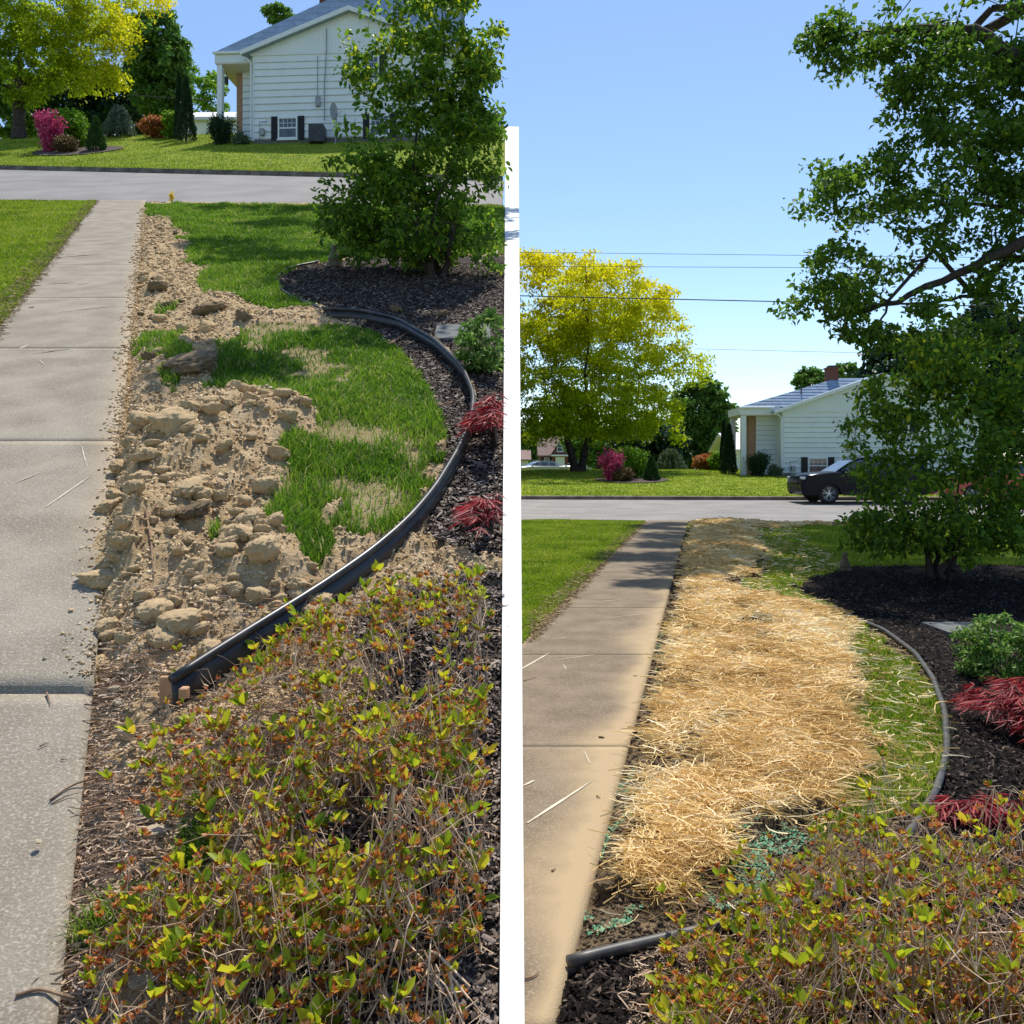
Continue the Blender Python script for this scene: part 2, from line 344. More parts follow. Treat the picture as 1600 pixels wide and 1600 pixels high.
# ---- regions, left garden
def thinL(X, Y): return np.clip((fbm(X*3.2, Y*2.4, 4, 71)-.31)*5, 0, 1)*np.clip((11-Y)/3, 0, 1)+np.clip((Y-8)/3, 0, 1)
PL = dict(
 back=polyL([(221, 319), (800, 322), (800, 398), (560, 402), (470, 414), (432, 436), (440, 462), (500, 480), (420, 492), (360, 470), (318, 450), (300, 400), (290, 370), (255, 345), (232, 335)]),
 main=polyL([(350, 540), (400, 515), (520, 510), (590, 520), (640, 560), (680, 620), (697, 690), (690, 745), (640, 800), (575, 850), (540, 850), (525, 790), (500, 800), (500, 880), (440, 895), (432, 800), (410, 745), (480, 715), (490, 690), (440, 650), (360, 625), (330, 590)]),
 strip=polyL([(215, 535), (250, 520), (285, 520), (265, 560), (300, 590), (280, 605), (225, 600), (205, 560)]),
 t1=polyL([(310, 880), (360, 875), (370, 915), (325, 920)]),
 t2=polyL([(300, 1255), (355, 1240), (380, 1290), (330, 1310)]),
 t3=polyL([(190, 1320), (260, 1310), (270, 1370), (200, 1375)]),
 t4=polyL([(235, 480), (275, 482), (270, 500), (235, 500)]),
 mulchA=polyL([(430, 438), (470, 415), (560, 403), (830, 398), (830, 900), (660, 830), (720, 720), (745, 620), (728, 575), (690, 535), (620, 500), (520, 484), (445, 462)]),
 mulchB=polyL([(520, 500), (600, 505), (680, 540), (738, 610), (735, 660), (700, 740), (640, 815), (600, 850), (690, 745), (697, 690), (680, 620), (640, 560), (590, 520)]),
)
def maskL(X, Y):
    wx = X+(vn(X*2.5, Y*1.5, 3)-.5)*.22+(vn(X*11, Y*8, 13)-.5)*.16; wy = Y+(vn(X*2.5, Y*2, 9)-.5)*.35+(vn(X*10, Y*9, 19)-.5)*.22
    g = np.zeros(X.shape)
    for k in ('back', 'main', 'strip', 't1', 't2', 't3', 't4'): g = np.maximum(g, inpoly(wx, wy, PL[k]))
    m = np.maximum(inpoly(X, Y, PL['mulchA']), inpoly(X, Y, PL['mulchB'])).astype(float)
    g = g*(1-m); return g, m
bumpsL = [(GL(px, py)[:2], r, h) for px, py, r, h in [(330, 690, .55, .13), (420, 690, .5, .12), (260, 740, .4, .09), (330, 800, .45, .08), (170, 880, .2, .12), (210, 860, .2, .08), (300, 900, .4, .07),
   (410, 905, .2, .12), (295, 575, .35, .17), (240, 545, .2, .10), (245, 455, .25, .10), (325, 480, .35, .13), (240, 395, .3, .12), (370, 500, .3, .09), (450, 500, .3, .09), (260, 350, .4, .12), (520, 635, .25, .08), (290, 360, .3, .08)]]
def hL(X, Y):
    g, m = maskL(X, Y)
    z = zL(X, Y); e = X-rightL(Y); fade = np.clip(e/.12, 0, 1)
    b = 0
    for (bx, by), r, h in bumpsL: b = b+h*np.exp(-((X-bx)**2/r**2+(Y-by)**2/(r*1.5)**2)*1.3)
    soil = (1-g)*(1-m)
    rough = (fbm(X*5, Y*4, 3, 1)-.5)*.13+(np.abs(fbm(X*11, Y*9, 3, 5)-.5)*-.17+.03)+(np.abs(fbm(X*25, Y*19, 2, 8)-.5)*-.055+.012)+(vn(X*60, Y*40, 7)-.5)*.010
    far = np.clip((8.5-Y)/3, .6, 1)*np.clip((Y-1.6)/2.5, .45, 1)
    z = z+(b+soil*rough*far)*fade-(1-fade)*.03+m*.01*(fbm(X*9, Y*9, 3, 2)-.5)+g*.025*(vn(X*5, Y*5, 8)-.3)
    sp = .085*np.exp(-((Y-3.75)/.45)**2)+.05*np.exp(-((Y-4.6)/.5)**2)+.028*(fbm(Y*1.3, Y*0+2, 2, 5) > .5)*(Y > 6)
    z = z+np.where((e < .12) & (Y > 3), sp*np.clip(1-np.abs(e-.02)/(.12+sp*1.4), 0, 1)*(.5+fbm(X*9, Y*7, 3, 15)), 0)
    return z-.01-.05*(e < -.13)*(Y < 3)
def hR(X, Y):
    g, m, s, k = maskR(X, Y); e = X-rightR(Y); fade = np.clip(e/.1, 0, 1)
    r = (fbm(X*6, Y*5, 3, 1)-.45)*.06+(np.abs(fbm(X*14, Y*12, 2, 5)-.5)*-.05)
    hump = .10*np.exp(-((X-(rightR(Y)+.8))**2)/.5)*np.clip((Y-2.2)/2, 0, 1)*(Y < 30)
    pile = s*.05*(.4+fbm(X*2.5, Y*1.6, 3, 21))
    return zR(X, Y)+fade*((1-g)*(1-m)*(r*.6+.01)+hump*(1-m)+pile)-(1-fade)*.02+m*(.04*(fbm(X*3, Y*3, 2, 4))+.02*(vn(X*22, Y*22, 6)-.5))-.01
PR = dict(
 back=polyR([(1170, 822), (1600, 822), (1700, 822), (1700, 884), (1600, 884), (1335, 886), (1262, 905), (1250, 925), (1310, 955), (1180, 945), (1150, 925), (1200, 900)]),
 side=polyR([(1300, 965), (1340, 975), (1385, 1000), (1430, 1035), (1460, 1080), (1476, 1140), (1470, 1210), (1440, 1270), (1400, 1320), (1330, 1350), (1250, 1360), (1290, 1280), (1330, 1200), (1340, 1150), (1330, 1080), (1310, 1020)]),
 start=polyR([(1072, 819), (1088, 819), (1080, 828), (1070, 828)]),
 straw=polyR([(1064, 930), (1100, 925), (1180, 945), (1300, 958), (1335, 985), (1305, 1030), (1315, 1080), (1350, 1115), (1320, 1150), (1345, 1195), (1325, 1245), (1290, 1290), (1200, 1340), (1150, 1395), (1050, 1405), (960, 1400), (925, 1380), (950, 1300), (985, 1200), (1010, 1100), (1040, 1000)]),
 strawfar=polyR([(1084, 822), (1180, 819), (1290, 820), (1290, 823), (1172, 828), (1190, 880), (1150, 925), (1062, 930), (1066, 860)]),
 mulchA=polyR([(1250, 925), (1262, 905), (1335, 886), (1600, 884), (1800, 884), (1800, 1300), (1640, 1450), (1640, 1700), (860, 1700), (888, 1505), (1050, 1466), (1250, 1415), (1330, 1380), (1395, 1335), (1440, 1275), (1474, 1210), (1481, 1160), (1476, 1110), (1460, 1060), (1430, 1020), (1380, 985), (1310, 956)]),
 seed1=polyR([(1030, 1000), (1055, 935), (1045, 1000), (1020, 1080), (1000, 1120)]),
 seed2=polyR([(1100, 1400), (1200, 1340), (1260, 1345), (1250, 1400), (1130, 1450), (1000, 1475), (930, 1480), (1010, 1430)]),
 seed3=polyR([(955, 1190), (990, 1180), (965, 1260), (945, 1330), (935, 1430), (900, 1440), (925, 1290)]),
)
def maskR(X, Y):
    wx = X+(vn(X*2.5, Y*1.5, 3)-.5)*.25+(vn(X*9, Y*7, 13)-.5)*.20; wy = Y+(vn(X*2.5, Y*2, 9)-.5)*.35+(vn(X*9, Y*8, 19)-.5)*.25
    g = np.zeros(X.shape); s = np.zeros(X.shape); k = np.zeros(X.shape)
    for q in ('back', 'side', 'start'): g = np.maximum(g, inpoly(wx, wy, PR[q]))
    for q in ('straw', 'strawfar'): s = np.maximum(s, inpoly(wx, wy, PR[q]))
    for q in ('seed1', 'seed2', 'seed3'): k = np.maximum(k, inpoly(wx, wy, PR[q]))
    m = inpoly(X, Y, PR['mulchA']).astype(float)
    return g*(1-m), m, s*(1-m), k*(1-m)
DsN = np.geomspace(.8, 22.5, 620)
Xn = rows(lambda D: rightL(D)-.26, lambda D: -.0072*D-.005, DsN, 240)
Yn = np.minimum(np.repeat(DsN[:, None], 240, 1), nearL(Xn)-.03)
grid('garden_soil', Xn, Yn, hL, m_soilL, attrs={'grass': lambda X, Y: maskL(X, Y)[0]*(.35+.65*thinL(X, Y)), 'mulch': lambda X, Y: maskL(X, Y)[1]})
DsR = np.geomspace(1.3, 25.2, 460); XnR = rows(rightR, lambda D: .68*D+1.6, DsR, 260)
YnR = np.minimum(np.repeat(DsR[:, None], 260, 1), nearR(XnR)-.03)
grid('garden_bed', XnR, YnR, hR, m_soilR, attrs={'grass': lambda X, Y: maskR(X, Y)[0], 'mulch': lambda X, Y: maskR(X, Y)[1]})
# lawns left of each sidewalk
D1 = np.geomspace(2, 23.6, 140)
hl1 = lambda X, Y: zL(X, Y)+(fbm(X*.8, Y*.8, 3, 4)-.4)*.06-.01
X1 = rows(lambda D: leftL(D)-25, lambda D: leftL(D)-.03, D1, 120); Y1 = np.minimum(np.repeat(D1[:, None], 120, 1), nearL(X1)-.03)
grid('lawn', X1, Y1, hl1, m_lawn)
D2 = np.geomspace(7.6, 25.3, 120); hr1 = lambda X, Y: zR(X, Y)+(fbm(X*.8, Y*.8, 3, 4)-.4)*.06
X2 = rows(cst(.0), lambda D: leftR(D)-.03, D2, 60); X2 = np.maximum(X2, 0.0085*np.repeat(D2[:, None], 60, 1)+.01); Y2 = np.minimum(np.repeat(D2[:, None], 60, 1), nearR(X2)-.03)
grid('lawn', X2, Y2, hr1, m_lawn)
# roads, kerbs, far lawns
def strip(name, xs, f0, f1, n, zf, m, dz=0):
    t = np.linspace(0, 1, n)[:, None]; X = np.repeat(xs[None], n, 0); Y = f0(xs)[None]*(1-t)+f1(xs)[None]*t
    return grid(name, X, Y, zf, m, dz=dz)
xl2 = np.linspace(-70, -.23, 90); xr2 = np.linspace(.26, 90, 120)
eps = 1e-3
strip('road', xl2, lambda x: nearL(x)-.02, lambda x: farL(x)-eps, 14, zL, m_road)
strip('road', xr2, lambda x: nearR(x)-.02, lambda x: farR(x)-eps, 14, zR, m_road)
def kerb(xs, ff, zf, nm, gap=None):
    mb = MB()
    for i in range(len(xs)-1):
        if gap and gap[0] < xs[i] < gap[1]: continue
        a, b = xs[i], xs[i+1]-.01; ya, yb = float(ff(a)), float(ff(b)); za = float(zf(a, ya-.05)); zb = float(zf(b, yb-.05))
        h = .135
        mb.add([(a, ya-.17, za-.1), (b, yb-.17, zb-.1), (b, yb-.15, zb+h-.01), (a, ya-.15, za+h-.01), (a, ya+.02, za+h+.012), (b, yb+.02, zb+h+.012)],
               [(0, 1, 2, 3), (3, 2, 5, 4)]+([(0, 3, 4), (1, 5, 2)]))
    mb.build(nm, m_kerb)['kind'] = 'structure'
kerb(np.linspace(-60, -.3, 40), farL, zL, 'kerb'); kerb(np.linspace(.3, 70, 60), farR, zR, 'kerb')
farlawnL = lambda X, Y: zL(X, Y)+.01*(vn(X, Y, 3)); farlawnR = lambda X, Y: zR(X, Y)+.03*vn(X*.5, Y*.5, 3)
strip('far_lawn', xl2, farL, lambda x: np.full_like(x, 46.), 40, farlawnL, m_lawn)
strip('far_lawn', np.linspace(.34, 90, 120), farR, lambda x: np.full_like(x, 120.), 90, farlawnR, m_lawn)

# sidewalks: separate slabs with real joints in one object
def sidewalk(name, fl, fr, joints, zf, m, dfun, scr, drops):
    Vs, Fs, du, mi = [], [], [], []; n0 = 0
    for k in range(len(joints)-1):
        g0, g1 = (.006 if k in (0, 1) else .0025), (.006 if k == 0 else .0025); d0, d1 = joints[k]+g0, joints[k+1]-g1; nr = max(4, int((d1-d0)/.06)); nc = 40
        Ds = np.linspace(d0, d1, nr); X = rows(fl, fr, Ds, nc); Y = np.repeat(Ds[:, None], nc, 1); Z = zf(X, Y)+.02-drops.get(k, 0)
        Z[0] -= .004*(k < 2); Z[-1] -= .004*(k < 1); Z[:, 0] -= .008; Z[:, -1] -= .008
        V = np.stack([X, Y, Z], -1).reshape(-1, 3); i = np.arange(nr-1)[:, None]*nc+np.arange(nc-1)[None]
        F = np.stack([i, i+1, i+nc+1, i+nc], -1).reshape(-1, 4)+n0
        Vs.append(V); Fs.append(F); du.append(dfun(X, Y).ravel()); n0 += len(V)
        per = np.r_[np.arange(nc), np.arange(1, nr)*nc+nc-1, (nr-1)*nc+np.arange(nc-2, -1, -1), np.arange(nr-2, 0, -1)*nc]
        low = V[per].copy(); low[:, 2] -= .1; q = len(per); a = per+n0-len(V); b = np.arange(q)+n0
        Vs.append(low); du.append(np.zeros(q)); n0 += q
        Fs.append(np.stack([a, b, np.roll(b, -1), np.roll(a, -1)], -1))
    nf = sum(len(f) for f in Fs)
    sv, sf = [], []
    for (a, b, wd) in scr:                                  # pale scrape marks, 3 mm proud
        a = np.array(a); b = np.array(b); d = (b-a)[:2]; nn = np.array([-d[1], d[0]]); nn = nn/np.linalg.norm(nn)*wd/2
        n = 8
        for i in range(n+1):
            t = i/n; p = a+(b-a)*t; p = p.copy(); p[2] = float(zf(p[0], p[1]))+.0235; wv = nn*math.sin(math.pi*min(max(t, .05), .95))**.5*(.6+.8*random.random())
            sv += [(p[0]+wv[0], p[1]+wv[1], p[2]), (p[0]-wv[0], p[1]-wv[1], p[2])]
            if i: j = n0+len(sv)-4; sf.append((j, j+1, j+3, j+2))
    V = np.concatenate(Vs+[np.array(sv).reshape(-1, 3)]); F = np.concatenate(Fs+[np.array(sf, int).reshape(-1, 4)])
    mi = np.r_[np.zeros(nf), np.ones(len(sf))]
    o = amesh(name, V, F, [m, m_scratch], None, False, [('dust', 'POINT', np.r_[np.concatenate(du), np.zeros(len(sv))])], mi); o['kind'] = 'structure'
def dustL(X, Y):
    e = rightL(Y)-X; return np.clip(1.1-e/.22, 0, 1)*.75*np.clip((Y-3.3)/.8, 0.12, 1)+np.clip(.5-(X-leftL(Y))/.12, 0, .5)
def dustR(X, Y):
    e = rightR(Y)-X; wv = .30+.10*np.sin(Y*1.7)+.10*np.sin(Y*4.1); return np.clip(1.3-e/wv, 0, 1.1)*np.clip(1.5-Y/14, .3, 1)+np.clip(.8-(X-leftR(Y))/.12, 0, .7)
sL = lambda a, b, wd=.006: (GL(*a), GL(*b), wd)
sR = lambda a, b, wd=.006: (GR(*a), GR(*b), wd)
sidewalk('sidewalk', leftL, rightL, [.75, 2.86, 5.1, 7.25, 9.4, 11.7, 14.1, 16.6, 19.2, 22.1], zL, m_concL, dustL,
  [sL((30, 550), (45, 543), .02), sL((50, 558), (110, 549), .018), sL((62, 568), (71, 576), .008), sL((25, 762), (65, 745), .012), sL((72, 800), (140, 752), .012), sL((128, 705), (135, 735), .006), sL((90, 492), (180, 482), .012), sL((90, 405), (145, 401), .015), sL((110, 360), (150, 357), .02), sL((75, 447), (115, 445), .015), sL((120, 402), (160, 400), .015), sL((150, 385), (185, 381), .02), sL((120, 448), (140, 446), .01)], {0: .018})
sidewalk('sidewalk', leftR, rightR, [1.2, 2.5, 5.0, 7.4, 9.8, 12.4, 14.8, 17.3, 19.8, 22.3, 24.78], zR, m_concR, dustR,
  [sR((815, 1050), (858, 1025), .02), sR((868, 1036), (930, 1027), .014), sR((880, 1043), (885, 1050), .01), sR((940, 970), (1010, 962), .012), sR((920, 934), (955, 932), .015), sR((925, 944), (970, 940), .012), sR((824, 1295), (925, 1228), .014), sR((815, 1237), (835, 1227), .012), sR((912, 1180), (922, 1200), .007), sR((930, 895), (980, 893), .012), sR((985, 833), (1050, 833), .03), sR((1000, 842), (1045, 840), .03), sR((870, 1002), (885, 1000), .012), sR((945, 1040), (955, 1041), .006), sR((990, 918), (1020, 916), .012)], {})

# ------------------------------------------------------------------ scatter generators
def blades(name, X, Y, Z, h, wd, m, lean=.5, slopey=0):
    n = len(X); a = RNG.random(n)*2*np.pi; le = lean*(RNG.random(n)**.7)*h; b = RNG.random(n)*2*np.pi
    hh = h*(.55+.7*RNG.random(n)); ww = wd*(.6+.8*RNG.random(n))
    ux, uy = np.cos(a)*ww/2, np.sin(a)*ww/2; lx, ly = np.cos(b)*le, np.sin(b)*le
    p = np.stack([X, Y, Z-.012], -1)
    A = p+np.stack([-ux, -uy, 0*ux], -1); B = p+np.stack([ux, uy, 0*ux], -1)
    Mx = p+np.stack([lx*.3, ly*.3, hh*.6], -1); c = .8
    Ml = Mx+np.stack([-ux, -uy, 0*ux], -1)*c; Mr = Mx+np.stack([ux, uy, 0*ux], -1)*c
    T = p+np.stack([lx, ly, hh*(1-.15*lean)], -1)
    V = np.stack([A, B, Mr, Ml, T], 1).reshape(-1, 3); i = np.arange(n)*5
    F = np.concatenate([np.stack([i, i+1, i+2], -1), np.stack([i, i+2, i+3], -1), np.stack([i+3, i+2, i+4], -1)])
    cl = fbm(X*1.7, Y*1.7, 3, 31); r = np.clip(cl*.75+.05+(RNG.random(n)-.5)*.5, 0, .93); r = np.where(RNG.random(n) < .05, 1, r)
    return amesh(name, V, F, m, None, False, [('rnd', 'FACE', np.tile(r, 3))])
def sample(n, D0, D1, xa, xb, power, accept):
    """depth density ~ D**-power"""
    u = RNG.random(n); q = 2-power
    D = (D0**q+u*(D1**q-D0**q))**(1/q) if abs(q) > 1e-6 else D0*(D1/D0)**u
    a, b = xa(D), xb(D); keepw = RNG.random(n) < (b-a)/(np.max((b-a)/D)*D+1e-9); X = a+RNG.random(n)*(b-a)
    k = accept(X, D) & keepw; return X[k], D[k]
def stuff(o, label, cat): return tag(o, label, cat, kind='stuff')
# grass, left garden
X, Y = sample(430000, 1.7, 21.7, rightL, lambda D: -.009*D-.01, 1.2, lambda X, Y: (maskL(X, Y)[0] > .5) & (thinL(X, Y)+.10 > RNG.random(X.shape)))
hgt = .035+.07*vn(X*2.5, Y*2, 5)**1.5+.001*Y
stuff(blades('grass', X, Y, hL(X, Y), hgt, .0027+.0009*Y, m_grassd, .9), 'uneven bright green grass in patches between the heaps of dug-up clay soil', 'grass')
X, Y = sample(150000, 7, 23.5, lambda D: np.maximum(leftL(D)-11, -.62*D-1.5), leftL, 1.1, lambda X, Y: (Y < nearL(X)-.05) & (X < leftL(Y)+.10*vn(X*3, Y*3, 2)-.03))
stuff(blades('grass', X, Y, hl1(X, Y), .045+.02*vn(X*2, Y*2, 5), .0045+.0009*Y, m_grass, .6), 'short sunny lawn grass on the outer side of the left sidewalk', 'grass')
X, Y = sample(120000, 7.6, 24.9, lambda D: .0085*D+.02, leftR, 1.1, lambda X, Y: (Y < nearR(X)-.05) & (X > .0085*Y) & (X < leftR(Y)+.10*vn(X*3, Y*3, 2)-.03))
stuff(blades('grass', X, Y, hr1(X, Y), .045+.02*vn(X*2, Y*2, 5), .0045+.0009*Y, m_grass, .6), 'short sunny lawn grass left of the brown sidewalk beside the white wall', 'grass')
X, Y = sample(300000, 3, 24.9, lambda D: rightR(D), lambda D: .6*D+.5, 1.1, lambda X, Y: (maskR(X, Y)[0] > .5) & ((maskR(X, Y)[2] < .5) | (RNG.random(X.shape) < .15)))
stuff(blades('grass', X, Y, hR(X, Y), .05+.03*vn(X*1.5, Y*1.5, 5)+.001*Y, .0035+.0010*Y, m_grass, .8), 'green grass between the straw and the curved edging and behind the mulch bed', 'grass')
def farb(n, ff, xa, xb, D1, hz, m):
    X = xa+RNG.random(n)*(xb-xa); Y = ff(X)+.03+(D1-ff(X))*RNG.random(n)**1.3; return blades('grass', X, Y, hz(X, Y), .07, .028, m, .6)
stuff(farb(70000, farL, -30, -.4, 44.5, farlawnL, m_grass), 'mown front lawn sloping up to the white house beyond the left road', 'grass')
stuff(farb(90000, farR, .4, 32, 53, farlawnR, m_grass), 'mown front lawn around the golden tree beyond the right road', 'grass')

def ribbons(name, X, Y, Z, ln, wd, m, curl=.5, lift=.02, flat=.25, rb=None):
    n = len(X); a = RNG.random(n)*2*np.pi; L = ln*(.4+.9*RNG.random(n)); W = wd*(.6+.7*RNG.random(n)); k = curl*(RNG.random(n)-.5)*2
    el = (RNG.random(n)-.5)*2*flat; pts = []; p = np.stack([X, Y, Z+lift*RNG.random(n)], -1)
    for j in range(4):
        pts.append(p); an = a+k*j; p = p+np.stack([np.cos(an)*L/3, np.sin(an)*L/3, np.sin(el-.35*el*j)*L/3], -1)
    roll = RNG.random(n)*np.pi; side = np.stack([-np.sin(a)*np.cos(roll), np.cos(a)*np.cos(roll), np.abs(np.sin(roll))], -1)*W[:, None]/2
    V = np.stack([q for p in pts for q in (p-side, p+side)], 1).reshape(-1, 3); i = np.arange(n)*8
    F = np.concatenate([np.stack([i+2*j, i+2*j+1, i+2*j+3, i+2*j+2], -1) for j in range(3)])
    r = RNG.random(n) if rb is None else rb
    return amesh(name, V, F, m, None, False, [('rnd', 'FACE', np.tile(r, 3))])
def dens(X, Y, s=0): return fbm(X*2.2, Y*1.3, 3, s)
X, Y = sample(560000, 2.6, 25, rightR, lambda D: .52*D, 1.15, lambda X, Y: (maskR(X, Y)[2] > .5) & (X > rightR(Y)+.10+.20*RNG.random(X.shape)**2) & (dens(X, Y, 14) > .12+.22*RNG.random(X.shape)) & (fbm(X*4.5, Y*3.2, 4, 44) > .24+.30*RNG.random(X.shape)))
strawz = hR(X, Y)
stuff(ribbons('straw', X, Y, strawz, np.where(RNG.random(len(X)) < .3, .16, .10), .0021+.0006*Y, m_straw, .7, .05, .36, rb=np.clip(RNG.random(len(X))*.7+.9*(fbm(X*3, Y*2.2, 3, 61)-.34), 0, 1)), 'loose golden straw mulch spread over the newly seeded soil', 'straw')
X, Y = sample(15000, 2.6, 22, rightR, lambda D: .5*D, 1.1, lambda X, Y: (maskR(X, Y)[0] > .5) & (X < rightR(Y)+2.6) | (maskR(X, Y)[3] > .5) & (RNG.random(X.shape) < .2))
stuff(ribbons('straw', X, Y, hR(X, Y)+.02, .12, .003+.0007*Y, m_straw, .8, .05, .4), 'stray straw stalks scattered on the grass next to the straw mulch', 'straw')
# small debris: chips, crumbs, litter
def chips(name, X, Y, Z, s, m, asp=.3, lift=.01, tri=False):
    n = len(X); a = RNG.random(n)*2*np.pi; L = s*(.4+RNG.random(n)); W = L*asp*(.5+RNG.random(n)); tx = (RNG.random(n)-.5)*1.1; ty = (RNG.random(n)-.5)*1.1
    u = np.stack([np.cos(a), np.sin(a), tx], -1)*L[:, None]/2; v = np.stack([-np.sin(a), np.cos(a), ty], -1)*W[:, None]/2
    p = np.stack([X, Y, Z+lift*RNG.random(n)+.002], -1); t = np.array([0, 0, 1.])*(W*.35)[:, None]
    V = np.stack([p-u-v*.6, p+u*.8-v, p+u+v*.7, p-u*.9+v, p-u*.7+t, p+u*.7+t], 1).reshape(-1, 3); i = np.arange(n)*6
    F = np.concatenate([np.stack([i, i+1, i+5, i+4], -1), np.stack([i+2, i+3, i+4, i+5], -1)])
    return amesh(name, V, F, m, None, False, [('rnd', 'FACE', np.tile(RNG.random(n)**1.3, 2))])
def lumps(name, X, Y, Z, s, m):
    n = len(X); L = s*(.3+RNG.random(n)**2*1.4); o6 = np.array([[1, 0, 0], [0, 1, 0], [-1, 0, 0], [0, -1, 0], [0, 0, .7], [0, 0, -.5]])
    V = np.stack([X, Y, Z+L*.25], -1)[:, None]+(o6[None]+RNG.normal(size=(n, 6, 3))*.28)*L[:, None, None]; i = np.arange(n)*6
    F = np.concatenate([np.stack([i+a, i+b, i+c], -1) for a, b, c in ((0, 1, 4), (1, 2, 4), (2, 3, 4), (3, 0, 4), (1, 0, 5), (2, 1, 5), (3, 2, 5), (0, 3, 5))])
    return amesh(name, V.reshape(-1, 3), F, m, None, False, [('rnd', 'FACE', np.tile(RNG.random(n), 8))])
X, Y = sample(120000, 2.2, 12, lambda D: -.6*D+.6, lambda D: -.0085*D-.01, 1.2, lambda X, Y: maskL(X, Y)[1] > .5)
stuff(chips('mulch', X, Y, hL(X, Y), .035, m_chip, .3, .012), 'weathered grey-brown bark mulch in the bed under the left shrub', 'mulch')
X, Y = sample(150000, 1.8, 14, lambda D: rightR(D), lambda D: .62*D+.6, 1.2, lambda X, Y: maskR(X, Y)[1] > .5)
stuff(chips('mulch', X, Y, hR(X, Y), .035, m_chipk, .28, .015), 'fresh black shredded mulch filling the curved bed on the right', 'mulch')
X, Y = sample(110000, 1.4, 21, rightL, lambda D: -.01*D, 1.3, lambda X, Y: (maskL(X, Y)[0]+maskL(X, Y)[1] < .5))
stuff(lumps('soil_crumbs', X, Y, hL(X, Y), .0045+.0009*Y, m_crumb), 'crumbly tan clay soil dug out beside the left sidewalk', 'soil')
X, Y = sample(26000, 2.9, 20, lambda D: rightL(D)-.16, lambda D: rightL(D)+.02, 1.2, lambda X, Y: RNG.random(X.shape) < np.clip(1-(rightL(Y)-X)/.15, 0, 1)**2*(.25+fbm(Y*2, X*0, 2, 8)))
stuff(lumps('soil_crumbs', X, Y, np.maximum(hL(X, Y), zL(X, Y)+.019), .0035+.0008*Y, m_crumb), 'tan soil crumbs spilled along the edge of the grey sidewalk', 'soil')
X, Y = sample(60000, 2.2, 24, rightR, lambda D: .5*D, 1.3, lambda X, Y: (maskR(X, Y)[0]+maskR(X, Y)[1] < .5))
stuff(lumps('soil_crumbs', X, Y, hR(X, Y), .006+.001*Y, m_crumbk), 'dark crumbly topsoil showing under and around the straw', 'soil')
X, Y = sample(170000, 2.2, 14, rightR, lambda D: .5*D, 1.2, lambda X, Y: (maskR(X, Y)[3] > .5) & (vn(X*7, Y*7, 12) > .34))
stuff(chips('seed_mulch', X, Y, hR(X, Y)+.006, .014, m_seed, .6, .012), 'blue-green dyed seed mulch sprinkled along the edge of the straw', 'seed mulch')
X, Y = sample(14000, 1.3, 3.0, rightL, lambda D: rightL(D)+.13+.08*np.sin(D*9), 1.2, lambda X, Y: RNG.random(X.shape) < .8)
stuff(ribbons('leaf_litter', X, Y, hL(X, Y)+.004, .045, .004, m_litter, .8, .015, .3), 'brown shredded leaf litter along the edge of the grey sidewalk', 'leaf litter')
X, Y = sample(16000, 1.2, 3.4, rightL, lambda D: -.01*D, 1.2, lambda X, Y: RNG.random(X.shape) < .5)
stuff(ribbons('leaf_litter', X, Y, hL(X, Y)+.004, .06, .004, m_litter, .8, .02, .3), 'dry twiggy leaf litter on the soil beneath the left azaleas', 'leaf litter')
X, Y = sample(9000, 1.9, 3.1, lambda D: rightR(D)+.2, lambda D: .6*D, 1.2, lambda X, Y: maskR(X, Y)[1] > .5)
stuff(ribbons('leaf_litter', X, Y, hR(X, Y)+.01, .05, .004, m_litter, .8, .02, .3), 'dry brown litter on the black mulch beneath the right azaleas', 'leaf litter')
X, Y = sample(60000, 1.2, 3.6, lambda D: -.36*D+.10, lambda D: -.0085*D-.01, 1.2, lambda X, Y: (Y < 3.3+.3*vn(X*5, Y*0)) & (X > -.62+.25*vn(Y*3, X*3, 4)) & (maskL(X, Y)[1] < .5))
stuff(chips('mulch', X, Y, hL(X, Y)+.004, .03, m_chip, .3, .014), 'old dark bark mulch under the stems of the left azaleas', 'mulch')  # bark litter, laid dense so its dark colour adds shade under the bushes
# dead brown thatch along lawn edges
X, Y = sample(16000, 7, 22, lambda D: leftL(D)-.22, lambda D: leftL(D)+.07, 1.2, lambda X, Y: RNG.random(X.shape) < .8)
stuff(ribbons('dry_thatch', X, Y, hl1(X, Y)+.012, .07, .006, material('dead thatch', None, ramp=G((.16, .10, .05), (.36, .27, .14), (.55, .43, .25)), rough=.9), .8, .02, .3), 'dead brown thatch along the lawn edge of the grey sidewalk', 'thatch')
X, Y = sample(16000, 7.6, 24, lambda D: leftR(D)-.22, lambda D: leftR(D)+.09, 1.2, lambda X, Y: X > .02*Y)
stuff(ribbons('dry_thatch', X, Y, hr1(X, Y)+.012, .07, .006, bpy.data.materials['dead thatch'], .8, .02, .3), 'dead tan thatch along the lawn edge of the brown sidewalk', 'thatch')

